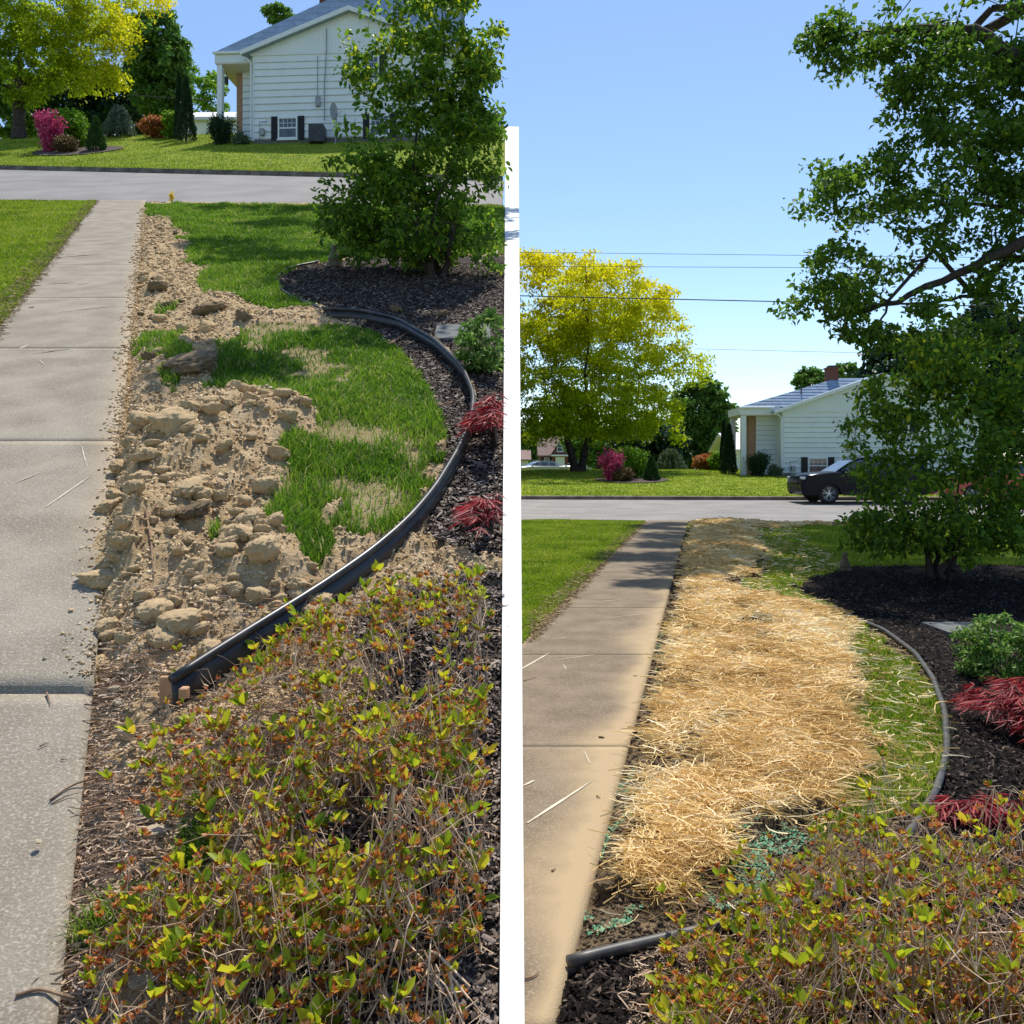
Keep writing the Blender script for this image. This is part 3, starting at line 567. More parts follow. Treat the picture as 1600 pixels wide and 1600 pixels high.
# clods and stones (individual, shared meshes)
def rock_mesh(name, m, seed, sq=.7, rough=.35):
    import bmesh
    bm = bmesh.new(); bmesh.ops.create_icosphere(bm, subdivisions=4, radius=1); r = np.random.default_rng(seed); o = r.random(3)*50
    from mathutils import noise, Vector
    for v in bm.verts:
        c = v.co.copy(); cc = noise.voronoi(c*1.5+Vector(o))[0]; d = noise.noise(c*1.3+Vector(o))*.25+(cc[1]-cc[0])*.35*rough+noise.noise(c*4+Vector(o))*rough*.35+abs(noise.noise(c*8+Vector(o)))*rough*.6+noise.noise(c*17+Vector(o))*rough*.4
        v.co = c*(1+d)
        if v.co.z > .38: v.co.z = .38+(v.co.z-.38)*.5
        v.co.z *= sq
    me = bpy.data.meshes.new(name); bm.to_mesh(me); bm.free(); me.materials.append(m)
    me.polygons.foreach_set('use_smooth', [True]*len(me.polygons)); return me
clods = [rock_mesh('dirt_clod', m_clod, s, .95, .5) for s in range(5)]
clodg = [rock_mesh('sod_clod', m_clodg, 20+s, .7, .5) for s in range(3)]
stones = [rock_mesh('stone', m_stone, 40+s, .6, .12) for s in range(3)]
def place(me, name, x, y, zf, s, label, cat, group=None, sink=.3, sx=1.):
    o = bpy.data.objects.new(name, me); C.objects.link(o); o.location = (x, y, float(zf(np.array([x]), np.array([y]))[0])+s*sink)
    o.rotation_euler = (random.uniform(-.4, .4), random.uniform(-.4, .4), random.uniform(0, 6)); o.scale = (s*sx, s*random.uniform(.8, 1.2), s*random.uniform(.7, 1.05))
    return tag(o, label, cat, group)
big = [(275, 725, .15, 'largest flat-topped clay clod in the middle of the dug heap'), (345, 650, .075, 'upright clay clod on the far crest of the dug heap'), (160, 895, .10, 'clay clod tipped onto the grey sidewalk edge'),
       (410, 905, .085, 'clay clod just behind the black edging near the tuft of grass'), (200, 700, .05, 'clay clod beside the sidewalk at the left foot of the heap'), (330, 715, .07, 'clay clod right of the largest one in the heap'),
       (245, 665, .055, 'clay clod at the left back of the dug heap'), (390, 690, .06, 'clay clod at the right back of the dug heap'), (185, 770, .045, 'clay clod half on the sidewalk left of the heap'), (250, 960, .07, 'clay clod in the hollow before the edging')]
for px, py, s, lb in big:
    s *= .7; g = GL(px, py, .05); place(random.choice(clods), 'dirt_clod', g[0], g[1], hL, s, lb, 'dirt clod', 'large clods of dug clay')
n = 0
while n < 190:
    px, py = random.uniform(135, 500), random.uniform(610, 1010)
    if py > 960 and px > 380: continue
    g = GL(px, py, .04)
    if g[0] < rightL(g[1])-.02 or maskL(np.array([g[0]]), np.array([g[1]]))[0][0] > .5 or maskL(np.array([g[0]]), np.array([g[1]]))[1][0] > .5: continue
    place(random.choice(clods), 'dirt_clod', g[0], g[1], hL, random.uniform(.012, .045)*(1 if random.random() < .85 else 1.5), 'small tan clod of clay soil lying in the dug-up heap', 'dirt clod', 'small clods of dug clay', sink=.35); n += 1
for i in range(46):
    t = random.random(); py = 325+t*270; px = np.interp(py, [325, 430, 520, 600], [240, 215, 240, 230])+random.uniform(-18, 50)+(random.uniform(0, 60) if py > 450 else 0); g = GL(px, py, .05)
    place(random.choice(clodg if random.random() < .5 else clods), 'sod_clod', g[0], g[1], hL, random.uniform(.025, .065), 'turned sod clod in the row along the far part of the grey sidewalk', 'sod clod', 'turned sod clods along the sidewalk')
for px, py, s, lb in [(300, 575, .26, 'large mound of upturned sod with grass on its flank'), (325, 485, .22, 'dark sod mound in shade behind the green tuft'), (385, 500, .14, 'flat sod lump right of the dark sod mound'), (245, 455, .14, 'pale sod lump at the sidewalk edge beyond the tufts'),
                      (300, 845, .09, 'grey root-bound sod clod beside the grass tuft'), (620, 480, .10, 'sod lump lying in the far mulch bed'), (690, 487, .10, 'sod lump at the right of the far mulch bed')]:
    s *= .62; g = GL(px, py, s*.5); place(random.choice(clodg), 'sod_clod', g[0], g[1], hL, s, lb, 'sod clod', 'large sod mounds')
for px, py, s, lb in [(185, 1078, .028, 'pale rounded stone at the sidewalk joint on the tan soil'), (188, 1100, .022, 'small stone just below the pale rounded stone by the joint'), (200, 1140, .026, 'tan stone between the joint and the dark twig'), (233, 1272, .035, 'pale stone at the left edge of the azalea'),
                      (243, 1305, .03, 'flat stone under the left azalea twigs'), (165, 1520, .036, 'grey-tan stone near the bottom of the soil strip'), (128, 1393, .014, 'small orange pebble against the sidewalk edge'), (49, 484, .02, 'small pebble lying on the far grey sidewalk'), (225, 1545, .035, 'brown stone at the bottom beside the azalea'),
                      (60, 1332, .008, 'tiny grey pebble on the near sidewalk slab'), (70, 1041, .007, 'tiny pebble above the joint on the sidewalk')]:
    g = GL(px, py); place(random.choice(stones), 'stone', g[0], g[1], (hL if g[0] > rightL(g[1]) else lambda a, b: zL(a, b)+.02), s, lb, 'stone', 'loose stones on the left')
for px, py, s, lb in [(945, 1400, .035, 'dark soil clod at the lower left end of the straw'), (970, 1402, .025, 'dark soil clod just right of the one at the straw end'), (940, 1158, .012, 'dark clod lying on the brown sidewalk'), (1090, 1430, .04, 'dark soil clod between the straw and the edging'), (1020, 1310, .03, 'dark clod in the near straw')]:
    g = GR(px, py); place(random.choice(clodg), 'soil_clod', g[0], g[1], (hR if g[0] > rightR(g[1]) else lambda a, b: zR(a, b)+.02), s, lb, 'soil clod', 'dark clods on the right')

# ------------------------------------------------------------------ edging
def resample(pts, n):
    pts = np.array(pts, float); s = np.r_[0, np.cumsum(np.linalg.norm(np.diff(pts, axis=0), axis=1))]; t = np.linspace(0, s[-1], n)
    q = np.stack([np.interp(t, s, pts[:, k]) for k in range(3)], -1)
    for _ in range(3): q[1:-1] = (q[:-2]+2*q[1:-1]+q[2:])/4
    return q
hE = .095
eL = resample([GL(px, py, hE) for px, py in [(505, 482), (560, 484), (620, 497), (680, 531), (722, 572), (740, 615), (737, 650), (716, 703), (680, 762), (638, 812), (580, 862), (500, 917), (430, 960), (350, 1010), (268, 1062)]], 90)
rt = thing('lawn_edging', 'raised black plastic lawn edging strip curving round the dug-up grass', 'edging', (0, 0, 0))
mb = MB(); mb.tube(eL, .0155, 10); mb.build('rolled_top', m_black, rt, True)
mb = MB(); k = len(eL); vs = []
for i, p in enumerate(eL):
    d = eL[min(i+1, k-1)]-eL[max(i-1, 0)]; nn = np.array([-d[1], d[0], 0]); nn /= np.linalg.norm(nn)
    ln = .12 if i > k-30 else .105
    for o_, zz in ((-.002, 0), (.002, 0), (.010, -ln*.5), (.004, -ln), (.0, -ln), (.006, -ln*.5)):
        q = p+nn*o_; vs.append((q[0], q[1], q[2]+zz-.006))
fs = [(i*6+j, i*6+6+j, i*6+6+(j+1) % 6, i*6+(j+1) % 6) for i in range(k-1) for j in range(6)]+[(0, 1, 2, 3, 4, 5), tuple(range(k*6-1, k*6-7, -1))]
mb.add(vs, fs); mb.build('skirt', m_black, rt, True)
e2 = resample([GL(px, py, .02) for px, py in [(505, 483), (465, 468), (438, 452), (428, 438), (440, 424), (458, 416), (500, 408)]], 30)
mb = MB(); mb.tube(e2, .014, 8); tag(mb.build('lawn_edging', m_black, None, True), 'thin buried end of black edging round the far tip of the shaded mulch bed', 'edging')
p = eL[-1]
mb = MB(); mb.box(p[0]-.045, p[0]+.0, p[1]+.015, p[1]+.035, p[2]-.16, p[2]+.005, bev=.003)
tag(mb.build('wooden_stake', m_wood), 'short wooden stake at the free end of the raised black edging', 'stake')
mb = MB(); q = P(293, 1078, p[1]-.0); mb.box(q[0]-.012, q[0]+.012, p[1]-.045, p[1]-.01, q[2]-.018, q[2]+.015, bev=.003)
tag(mb.build('wooden_peg', m_wood), 'small reddish wooden peg through the near end of the black edging', 'peg')
eR = resample([GR(px, py, .035) for px, py in [(888, 1503), (950, 1487), (1050, 1466), (1150, 1441), (1250, 1415), (1330, 1380), (1392, 1338), (1434, 1285), (1466, 1228), (1480, 1170), (1476, 1110), (1458, 1060), (1430, 1020), (1380, 983), (1310, 957)]], 100)
rt = thing('lawn_edging', 'dusty black plastic edging laid between the straw patch and the black mulch', 'edging')
mb = MB(); mb.tube(eR, .019, 12); mb.build('rolled_top', m_blackR, rt, True)
mb = MB(); k = len(eR); vs = []
for i, p in enumerate(eR):
    d = eR[min(i+1, k-1)]-eR[max(i-1, 0)]; nn = np.array([-d[1], d[0], 0]); nn /= np.linalg.norm(nn)
    for o_, zz in ((-.002, 0), (.002, 0), (.002, -.07), (-.002, -.07)): q = p+nn*o_; vs.append((q[0], q[1], q[2]+zz))
fs = [(i*4+j, i*4+4+j, i*4+4+(j+1) % 4, i*4+(j+1) % 4) for i in range(k-1) for j in range(4)]+[(0, 1, 2, 3), tuple(range(k*4-1, k*4-5, -1))]
mb.add(vs, fs); mb.build('skirt', m_blackR, rt, True)

# ------------------------------------------------------------------ plants
def prisms(P0, P1, R0, R1, n=4):
    P0, P1 = np.asarray(P0), np.asarray(P1); R0 = np.asarray(R0); R1 = np.asarray(R1); d = P1-P0; d = d/(np.linalg.norm(d, axis=1, keepdims=True)+1e-9)
    h = np.where(np.abs(d[:, 2:3]) > .9, np.array([[1., 0, 0]]), np.array([[0, 0, 1.]])); u = np.cross(d, h); u /= np.linalg.norm(u, axis=1, keepdims=True); v = np.cross(d, u)
    A = [P0+R0[:, None]*(u*math.cos(2*math.pi*j/n)+v*math.sin(2*math.pi*j/n)) for j in range(n)]
    B = [P1+R1[:, None]*(u*math.cos(2*math.pi*j/n)+v*math.sin(2*math.pi*j/n)) for j in range(n)]
    V = np.stack(A+B, 1).reshape(-1, 3); i = np.arange(len(P0))*2*n
    F = np.concatenate([np.stack([i+j, i+(j+1) % n, i+n+(j+1) % n, i+n+j], -1) for j in range(n)]); return V, F
def leaves(name, Pn, ln, asp, m, parent, updir=None, dirs=None, rb=None, fold=.18, droop=.15):
    n = len(Pn)
    if dirs is None: dirs = RNG.normal(size=(n, 3)); dirs[:, 2] -= droop*2
    dirs = dirs/(np.linalg.norm(dirs, axis=1, keepdims=True)+1e-9)
    nn = RNG.normal(size=(n, 3))*.7+np.array([0, 0, 1.]); s = np.cross(dirs, nn); s /= (np.linalg.norm(s, axis=1, keepdims=True)+1e-9); up = np.cross(s, dirs)
    L = (ln*(.45+.95*RNG.random(n)))[:, None]; W = L*asp/2
    base = Pn; tip = Pn+dirs*L; c1 = Pn+dirs*L*.45
    if asp > .3 and np.ndim(ln) <= 1 and np.max(ln) < .1:                              # near leaves: rounded blade, folded and curled
        cu = (RNG.random(n)*.35-.05)[:, None]; tip = tip-up*L*cu; a1 = Pn+dirs*L*.28; a2 = Pn+dirs*L*.68-up*L*cu*.35; f = fold*(.3+RNG.random(n))[:, None]
        V = np.stack([base, a1+s*W*.85+up*L*f*.6, a2+s*W*.9+up*L*f*.7, tip, a2-s*W*.9+up*L*f*.7, a1-s*W*.85+up*L*f*.6], 1).reshape(-1, 3); i = np.arange(n)*6
        F = np.concatenate([np.stack([i, i+1, i+2, i+3], -1), np.stack([i, i+3, i+4, i+5], -1)])
        return amesh(name, V, F, m, parent, False, [('rnd', 'FACE', np.tile(RNG.random(n) if rb is None else rb, 2))])
    V = np.stack([base, c1+s*W+up*L*fold, tip, c1-s*W+up*L*fold], 1).reshape(-1, 3)
    i = np.arange(n)*4; F = np.concatenate([np.stack([i, i+1, i+2], -1), np.stack([i, i+2, i+3], -1)])
    r = RNG.random(n) if rb is None else rb
    return amesh(name, V, F, m, parent, False, [('rnd', 'FACE', np.tile(r, 2))])
def crown(envs, nclump, cr, nleaf, surf=.55, clipx=None, hang=0):
    """clump centres in a union of ellipsoids (cx,cy,cz,rx,ry,rz), then leaves round each clump"""
    E = np.array(envs, float); vol = E[:, 3]*E[:, 4]*E[:, 5]; vol = vol**.8/np.sum(vol**.8); k = RNG.choice(len(E), nclump, p=vol)
    d = RNG.normal(size=(nclump, 3)); d /= np.linalg.norm(d, axis=1, keepdims=True); r = RNG.random(nclump)**(1/3); r = np.where(RNG.random(nclump) < surf, .8+.25*RNG.random(nclump), r)
    Cc = E[k, :3]+d*r[:, None]*E[k, 3:]
    size = cr*(.5+RNG.random(nclump)); j = RNG.choice(nclump, nleaf, p=size**2/np.sum(size**2))
    off = RNG.normal(size=(nleaf, 3)); off /= np.linalg.norm(off, axis=1, keepdims=True); off *= (RNG.random(nleaf)**.5)[:, None]
    Lp = Cc[j]+off*size[j][:, None]*np.array([1, 1, .6]); Lp[:, 2] -= hang*np.abs(off[:, 2])*size[j]*(RNG.random(nleaf))
    if clipx is not None: q = clipx(Lp); Lp = Lp[q]
    return Cc, Lp
def skeleton(base, Cc, r0, fork, nl, top=None, wob=.12, trunks=1, spread=.0):
    """trunk(s) to fork height, limbs to a spread of clumps, twigs to the others"""
    base = np.array(base, float); segs = []; nodes = []
    top = np.array(top if top is not None else base+np.array([0, 0, fork])); H = max(Cc[:, 2].max()-base[2], .1)
    for t in range(trunks):
        a = 2*math.pi*t/max(trunks, 1)+.4; b0 = base+np.array([math.cos(a), math.sin(a), 0])*spread*.25; tp = top+np.array([math.cos(a), math.sin(a), 0])*spread
        rr = r0/(trunks**.4); p = b0
        for q in range(1, 6):
            n_ = b0+(tp-b0)*q/5+RNG.normal(size=3)*wob*.15*(q < 5)*np.array([1, 1, .2]); segs.append((p, n_, rr*(1.25 if q == 1 else 1)*(1-.07*(q-1)), rr*(1-.07*q))); nodes.append((n_, rr*(1-.07*q))) if q >= 4 else None; p = n_
    idx = RNG.permutation(len(Cc)); chosen = []
    for i in idx:
        if len(chosen) >= nl: break
        if all(np.linalg.norm(Cc[i]-Cc[j]) > H*.16 for j in chosen): chosen.append(i)
    starts = list(nodes)
    for i in chosen:
        e = Cc[i]; s, rs = min(starts, key=lambda q: np.linalg.norm(q[0]-e)+random.random()*.3*H); rl = rs*.55; p = s
        bend = np.array([0, 0, .12*np.linalg.norm(e-s)]); N = 7
        for q in range(1, N+1):
            t = q/N; n_ = s+(e-s)*t+bend*math.sin(math.pi*t)+RNG.normal(size=3)*wob*np.linalg.norm(e-s)*.12*(q < N); segs.append((p, n_, rl*(1-.8*(q-1)/N), rl*(1-.8*q/N))); nodes.append((n_, rl*(1-.8*t)))
            if q in (3, 5): starts.append((n_, rl*(1-.8*t)*1.2))
            p = n_
    NP = np.array([q[0] for q in nodes]); NR = np.array([q[1] for q in nodes]); cs = set(chosen)
    rest = [i for i in range(len(Cc)) if i not in cs]
    if rest:
        Q = Cc[rest]; D0 = np.full(len(Q), 1e9); J = np.zeros(len(Q), int); allp = list(NP); allr = list(NR)
        for a in range(0, len(Q), 200):
            dd = np.linalg.norm(Q[a:a+200, None]-NP[None], axis=2); J[a:a+200] = dd.argmin(1); D0[a:a+200] = dd.min(1)
        done = np.zeros(len(Q), bool); r0t = r0*.03+.004
        for _ in range(len(Q)):
            k_ = np.argmin(np.where(done, 1e9, D0)); done[k_] = True; p1 = Q[k_]; s = allp[J[k_]]; rs = min(allr[J[k_]]*.7, r0*.10)+r0t*.3
            mid = s+(p1-s)*.5+RNG.normal(size=3)*.10*D0[k_]+np.array([0, 0, .06*D0[k_]]); segs.extend([(s, mid, rs, rs*.75), (mid, p1, rs*.75, rs*.5)] if D0[k_] < .8 else [])
            allp.append(p1); allr.append(rs*.6); dn = np.linalg.norm(Q-p1, axis=1)*1.15; u = (dn < D0) & ~done; D0[u] = dn[u]; J[u] = len(allp)-1
    return segs
def segmesh(name, segs, m, parent, n=6):
    V, F = prisms([s[0] for s in segs], [s[1] for s in segs], [s[2] for s in segs], [s[3] for s in segs], n); return amesh(name, V, F, m, parent, True)
def tree(name, label, cat, base, envs, nclump, cr, nleaf, ln, asp, m, bark, r0, fork, nl, group=None, clipx=None, hang=0, surf=.55, rbf=None, **kw):
    rt = thing(name, label, cat, base, group=group)
    b = np.array(base); E = [tuple(np.array(e[:3])-b)+tuple(e[3:]) for e in envs]
    Cc, Lp = crown(E, nclump, cr, nleaf, surf, (lambda p: clipx(p+b)) if clipx else None, hang)
    if clipx: Cc = Cc[clipx(Cc+b)]
    sg = skeleton((0, 0, -.1), Cc, r0, fork, nl, **kw)
    ntr = 5*kw.get('trunks', 1)
    if clipx: sg = sg[:ntr]+[q for q in sg[ntr:] if clipx(np.array([q[1]])+b)[0] and clipx(np.array([q[0]])+b)[0]]
    segmesh('trunk', sg[:ntr], bark, rt, 10); segmesh('branches', sg[ntr:], bark, rt, 5)
    leaves('crown', Lp, ln, asp, m, rt, rb=rbf(Lp) if rbf else None)
    return rt
def env(px, py, D, rxp, ryp, ry=None):
    s = D/1400; x, y, z = P(px, py, D); return (x, y, z, rxp*s, (ry if ry else rxp*s), ryp*s)

# golden locust, right (leaves turn from yellow green low down to gold on top)
D = 50; b = P(903, 736, D); b = (b[0], b[1], float(zR(b[0], D)))
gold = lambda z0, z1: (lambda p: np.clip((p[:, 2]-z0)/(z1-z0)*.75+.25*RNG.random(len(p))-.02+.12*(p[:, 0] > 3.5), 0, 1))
tree('golden_tree', 'wide golden-yellow locust tree with dark forked trunk on the far lawn', 'tree', b,
     [env(880, 470, D, 150, 75), env(800, 520, D, 100, 90), env(960, 500, D, 105, 85), env(900, 590, D, 130, 80), env(1010, 590, D, 90, 65), env(830, 640, D, 90, 45), env(1020, 650, D, 50, 40), env(930, 660, D, 60, 25), env(1060, 560, D, 42, 30), env(880, 415, D, 60, 25), env(1000, 480, D, 75, 50), env(960, 640, D, 100, 45), env(1075, 575, D, 34, 16), env(1050, 690, D, 14, 18), env(860, 660, D, 90, 30)],
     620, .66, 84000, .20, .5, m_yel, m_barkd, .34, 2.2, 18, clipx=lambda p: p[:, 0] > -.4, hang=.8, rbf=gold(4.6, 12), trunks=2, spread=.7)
# locust, left
b = P(30, 206, 44); b = (b[0], b[1], float(zL(b[0], 44)))
tree('locust_tree', 'yellow-green locust tree with drooping sprays and dark trunk at top left', 'tree', b,
     [env(60, 40, 44, 95, 70), env(-30, 60, 44, 90, 90), env(150, 60, 44, 62, 55), env(100, 100, 44, 80, 45), env(190, 110, 44, 22, 42), env(110, -40, 44, 130, 60), env(40, 150, 44, 35, 20)],
     300, .55, 38000, .2, .5, m_yelL, m_barkd, .33, 3.0, 12, hang=1.0, rbf=lambda p: np.clip((p[:, 0]+1)/7*.8+.3*RNG.random(len(p)), 0, 1))

# background trees
def bgtree(px, py, D, rx, ry, label, m, zf, n=9000, ln=.38, nm='background_tree', grp='trees in the background', fork=2.5, zb=None, extra=()):
    x = (px-800)/1400*D; b = (x, D, float(zf(x, D)) if zb is None else zb)
    tree(nm, label, 'tree', b, [env(px, py, D, rx, ry)]+[env(*e) for e in extra], max(40, n//90), rx*D/1400*.24, n, ln, .7, m, m_bark, .35, max(1., (1.6+(724-py)/1400*D)-b[2]-ry*D/1400*.6), 8, group=grp, surf=.75)
bgtree(248, 105, 52, 42, 85, 'tall mid-green maple standing between the locust and the white house', m_green, zL, 22000, .26, extra=[(225, 60, 52, 30, 40), (262, 150, 52, 30, 45)])
bgtree(200, 170, 60, 60, 45, 'low dark green tree behind the small cone evergreen on the left', m_dark, zL, 9000, .3)
bgtree(110, 160, 58, 50, 60, 'dark tree behind the round bright shrub on the left', m_dark, zL, 9000, .3)
bgtree(25, 165, 60, 50, 55, 'dark tree behind the trunk of the left locust', m_green, zL, 9000, .3)
bgtree(318, 150, 75, 40, 42, 'sunlit tree top seen under the left porch roof', m_bright, zL, 3000, .3)
bgtree(435, 28, 60, 26, 14, 'small green tree top above the left house roof', m_green, zL, 3000, .25)
bgtree(1105, 675, 75, 40, 78, 'round mid-green maple between the golden tree and the white house', m_green, zR, 20000, .4, extra=[(1080, 640, 75, 30, 40), (1120, 700, 75, 28, 50)])
bgtree(1015, 700, 70, 55, 42, 'dark spruce-green tree behind the pink bush bed on the right', m_dark, zR, 9000, .4)
bgtree(1265, 594, 85, 22, 18, 'light green tree top left of the chimney', m_green, zR, 3500, .35)
bgtree(1318, 590, 85, 24, 22, 'light green tree top right of the chimney', m_green, zR, 3500, .35)
bgtree(1420, 600, 65, 70, 75, 'dark green tree behind the right end of the white house', m_dark, zR, 14000, .4)
bgtree(1540, 590, 60, 75, 110, 'tall dark tree behind the big shrub at the right', m_dark, zR, 18000, .4)
bgtree(935, 695, 95, 45, 30, 'green tree right behind the brick cottage', m_green, zR, 6000, .5)
bgtree(862, 680, 190, 32, 22, 'green tree rising behind the brick cottage roof', m_green, zR, 5000, .9, zb=.1)
bgtree(815, 690, 160, 30, 32, 'green tree left of the brick cottage', m_green, zR, 5000, .8, zb=.1)
bgtree(1050, 690, 130, 70, 30, 'long low green tree far behind the weeping shrub', m_green, zR, 7000, .7, zb=.1)
bgtree(1200, 700, 120, 60, 26, 'green tree far behind the porch', m_green, zR, 5000, .7, zb=.1)
bgtree(980, 715, 220, 160, 18, 'long belt of far trees along the horizon', m_green, zR, 8000, 1.2, zb=.1)

# lawn shrubs in pairs (left view, right view)
def shrub(name, label, px, py, D, rx, ry, m, zf, n, ln, asp=.6, cr=.25, shape='round', group=None, clipx=None):
    x = (px-800)/1400*D; z = float(zf(x, D)); s = D/1400; H = 2*ry*s; rt = thing(name, label, 'shrub', (x, D, z), group=group)
    if shape == 'cone':
        t = RNG.random(n)**.75; a = RNG.random(n)*2*np.pi; rr = rx*s*(1-t)**.8*np.clip(t*12+.5, 0, 1)*(.72+.36*vn(a*3, t*9, px)+.06*RNG.normal(size=n)); Lp = np.stack([np.cos(a)*rr, np.sin(a)*rr, t*H+.03], -1); dirs = np.stack([np.cos(a)*.6, np.sin(a)*.6, 1+0*a], -1)+RNG.normal(size=(n, 3))*.3
        segmesh('trunk', [((0, 0, -.05), (0, 0, H*.8), rx*s*.12, .01)], m_bark, rt); leaves('foliage', Lp, ln, asp, m, rt, dirs=dirs); return rt
    if shape == 'spiky':
        k = 26; segs = []; LP = []; DR = []
        for i in range(k):
            a = random.random()*6.28; sp = random.random()*.7; d = np.array([math.cos(a)*sp, math.sin(a)*sp, 1]); d /= np.linalg.norm(d); L_ = H*(.6+.5*random.random()); e = d*L_; e[:2] *= min(1, rx*s/(abs(L_*sp)+.01)); segs.append(((0, 0, -.02), e, .02, .006)); q = RNG.random(n//k)**.7; LP.append(e[None]*q[:, None]+RNG.normal(size=(n//k, 3))*cr*.35); DR.append(RNG.normal(size=(n//k, 3))*.5+d)
        segmesh('stems', segs, m_bark, rt, 4); leaves('foliage', np.concatenate(LP), ln, asp, m, rt, dirs=np.concatenate(DR)); return rt
    if shape == 'weep':
        k = 70; LP = []; segs = []
        for i in range(k):
            a = random.random()*6.28; h = H*(.6+.4*random.random()); R0 = rx*s*(.5+.5*random.random()); t = np.linspace(0, 1, 9); px_ = np.cos(a)*R0*t; py_ = np.sin(a)*R0*t; pz = h*(1-(t**2)*.9)*(.3+.7*np.minimum(1, t*4)); pts = np.stack([px_, py_, pz], -1)
            segs += [(pts[j], pts[j+1], .012, .01) for j in range(8)]; q = RNG.random(n//k)*7.99; j = q.astype(int); LP.append(pts[j]+(pts[j+1]-pts[j])*(q-j)[:, None]+RNG.normal(size=(n//k, 3))*.05)
        segmesh('stems', segs, m_bark, rt, 4); leaves('foliage', np.concatenate(LP), ln, asp, m, rt, droop=1.5); return rt
    Cc, Lp = crown([(0, 0, H*.52, rx*s, rx*s, H*.46)], max(20, n//60), cr, n, .7, clipx)
    Lp = Lp[Lp[:, 2] > .0]; sg = [((0, 0, -.05), c*np.array([.5, .5, .5]), .025, .015) for c in Cc[:14]]+[(c*.5, c, .015, .006) for c in Cc[:14]]
    segmesh('stems', sg, m_bark, rt, 4); leaves('foliage', Lp, ln, asp, m, rt); return rt
for side, (zf, D, dx) in {'left': (zL, 37.3, 0), 'right': (zR, 41.5, 1)}.items():
    Sd = 'in the bed near the %s road' % side
    if side == 'left':
        xs_ = [(107, 181, 26, 28), (77, 198, 19, 30), (104, 216, 14, 13), (150, 200, 15, 26), (40, 0, 0, 0)]
    else: xs_ = [(984, 718, 24, 24), (955, 732, 17, 21), (974, 742, 13, 11), (1018, 731, 13, 18)]
    shrub('round_shrub', 'rounded bright green shrub '+Sd+' behind the pink bush', xs_[0][0], 0, D+1.6, xs_[0][2], xs_[0][3], m_bright, zf, 9000, .12, cr=.3)
    shrub('pink_bush', 'spiky bush covered in magenta-pink blossom '+Sd, xs_[1][0], 0, D, xs_[1][2], xs_[1][3], m_pink, zf, 5200, .09, .7, .28, 'spiky')
    shrub('bronze_shrub', 'low bronze-brown shrub '+Sd+' beside the pink bush', xs_[2][0], 0, D-.3, xs_[2][2], xs_[2][3], m_brn, zf, 3000, .08, .5, .2)
    shrub('cone_evergreen', 'small dark cone-shaped evergreen '+Sd, xs_[3][0], 0, D, xs_[3][2], xs_[3][3], m_dark if side == 'x' else leafmat('spruce needles '+side, (.02, .06, .015), (.035, .09, .02), (.05, .12, .03), t=.2), zf, 6000, .09, .5, shape='cone')
    cx, cw = ((115, 66) if side == 'left' else (988, 58)); X0 = (cx-800)/1400*D; t = np.linspace(0, 2*np.pi, 40)
    mb = MB(); rr = cw/1400*D
    pts = [(X0+rr*math.cos(a)*(1+.05*math.sin(3*a)), D+.3+1.6*math.sin(a)) for a in t[:-1]]
    mb.add([(x, y, float(zf(x, y))+.055) for x, y in pts]+[(X0, D+.3, float(zf(X0, D+.3))+.10)], [(i, (i+1) % 39, 39) for i in range(39)]); mb.build('flower_bed', m_chipbed if 'm_chipbed' in globals() else material('bed mulch', (.05, .035, .03), (.11, .085, .075), scale=14, rough=1, bump=.6))['kind'] = 'structure'
shrub('weeping_shrub', 'grey-green weeping shrub beyond the cone evergreen on the left', 185, 0, 43.5, 30, 26, m_blueg, zL, 7000, .16, .3, shape='weep')
shrub('weeping_shrub', 'grey-green weeping shrub beyond the cone evergreen on the right', 1048, 0, 56, 26, 18, m_blueg, zR, 7000, .2, .3, shape='weep')
shrub('orange_shrub', 'orange-red leaved shrub beside the left arborvitae', 243, 0, 42.5, 16, 16, m_orange, zL, 4000, .13)
shrub('orange_shrub', 'orange-red leaved shrub beside the right arborvitae', 1104, 0, 52, 15, 12, m_orange, zR, 4000, .15)
shrub('green_shrub', 'small yellow-green shrub between the orange shrub and the left arborvitae', 268, 0, 42, 9, 20, m_bright, zL, 2500, .12)
shrub('green_shrub', 'small yellow-green shrub between the orange shrub and the right arborvitae', 1122, 0, 51, 9, 14, m_bright, zR, 2500, .14)
for (px, D, rx, ry, zf, lb) in [(291, 40.2, 15, 50, zL, 'narrow pointed arborvitae nearest the left porch column'), (280, 41.2, 8, 52, zL, 'slim arborvitae behind the one by the left porch column'),
                             (1139, 46.5, 13, 38, zR, 'narrow pointed arborvitae nearest the right porch column'), (1131, 48, 7, 40, zR, 'slim arborvitae behind the one by the right porch column')]:
    shrub('arborvitae', lb, px, 0, D, rx, ry, m_dark, zf, 9000, .1, .4, shape='cone')
for (px, D, zf, lb) in [(345, 38.9, zL, 'left'), (1184, 44.0, zR, 'right')]:
    shrub('dark_yew', 'dark spiky yew under the porch of the house on the '+lb, px, 0, D, 24 if lb == 'left' else 19, 20 if lb == 'left' else 16, m_dark, zf, 5000, .14, .3, .3, 'spiky')
    shrub('pale_shrub', 'small pale grey-leaved shrub at the house corner on the '+lb, px+30-(lb == 'right')*3, 0, D-.2, 9, 9, m_blueg, zf, 1800, .09, .5, .15)

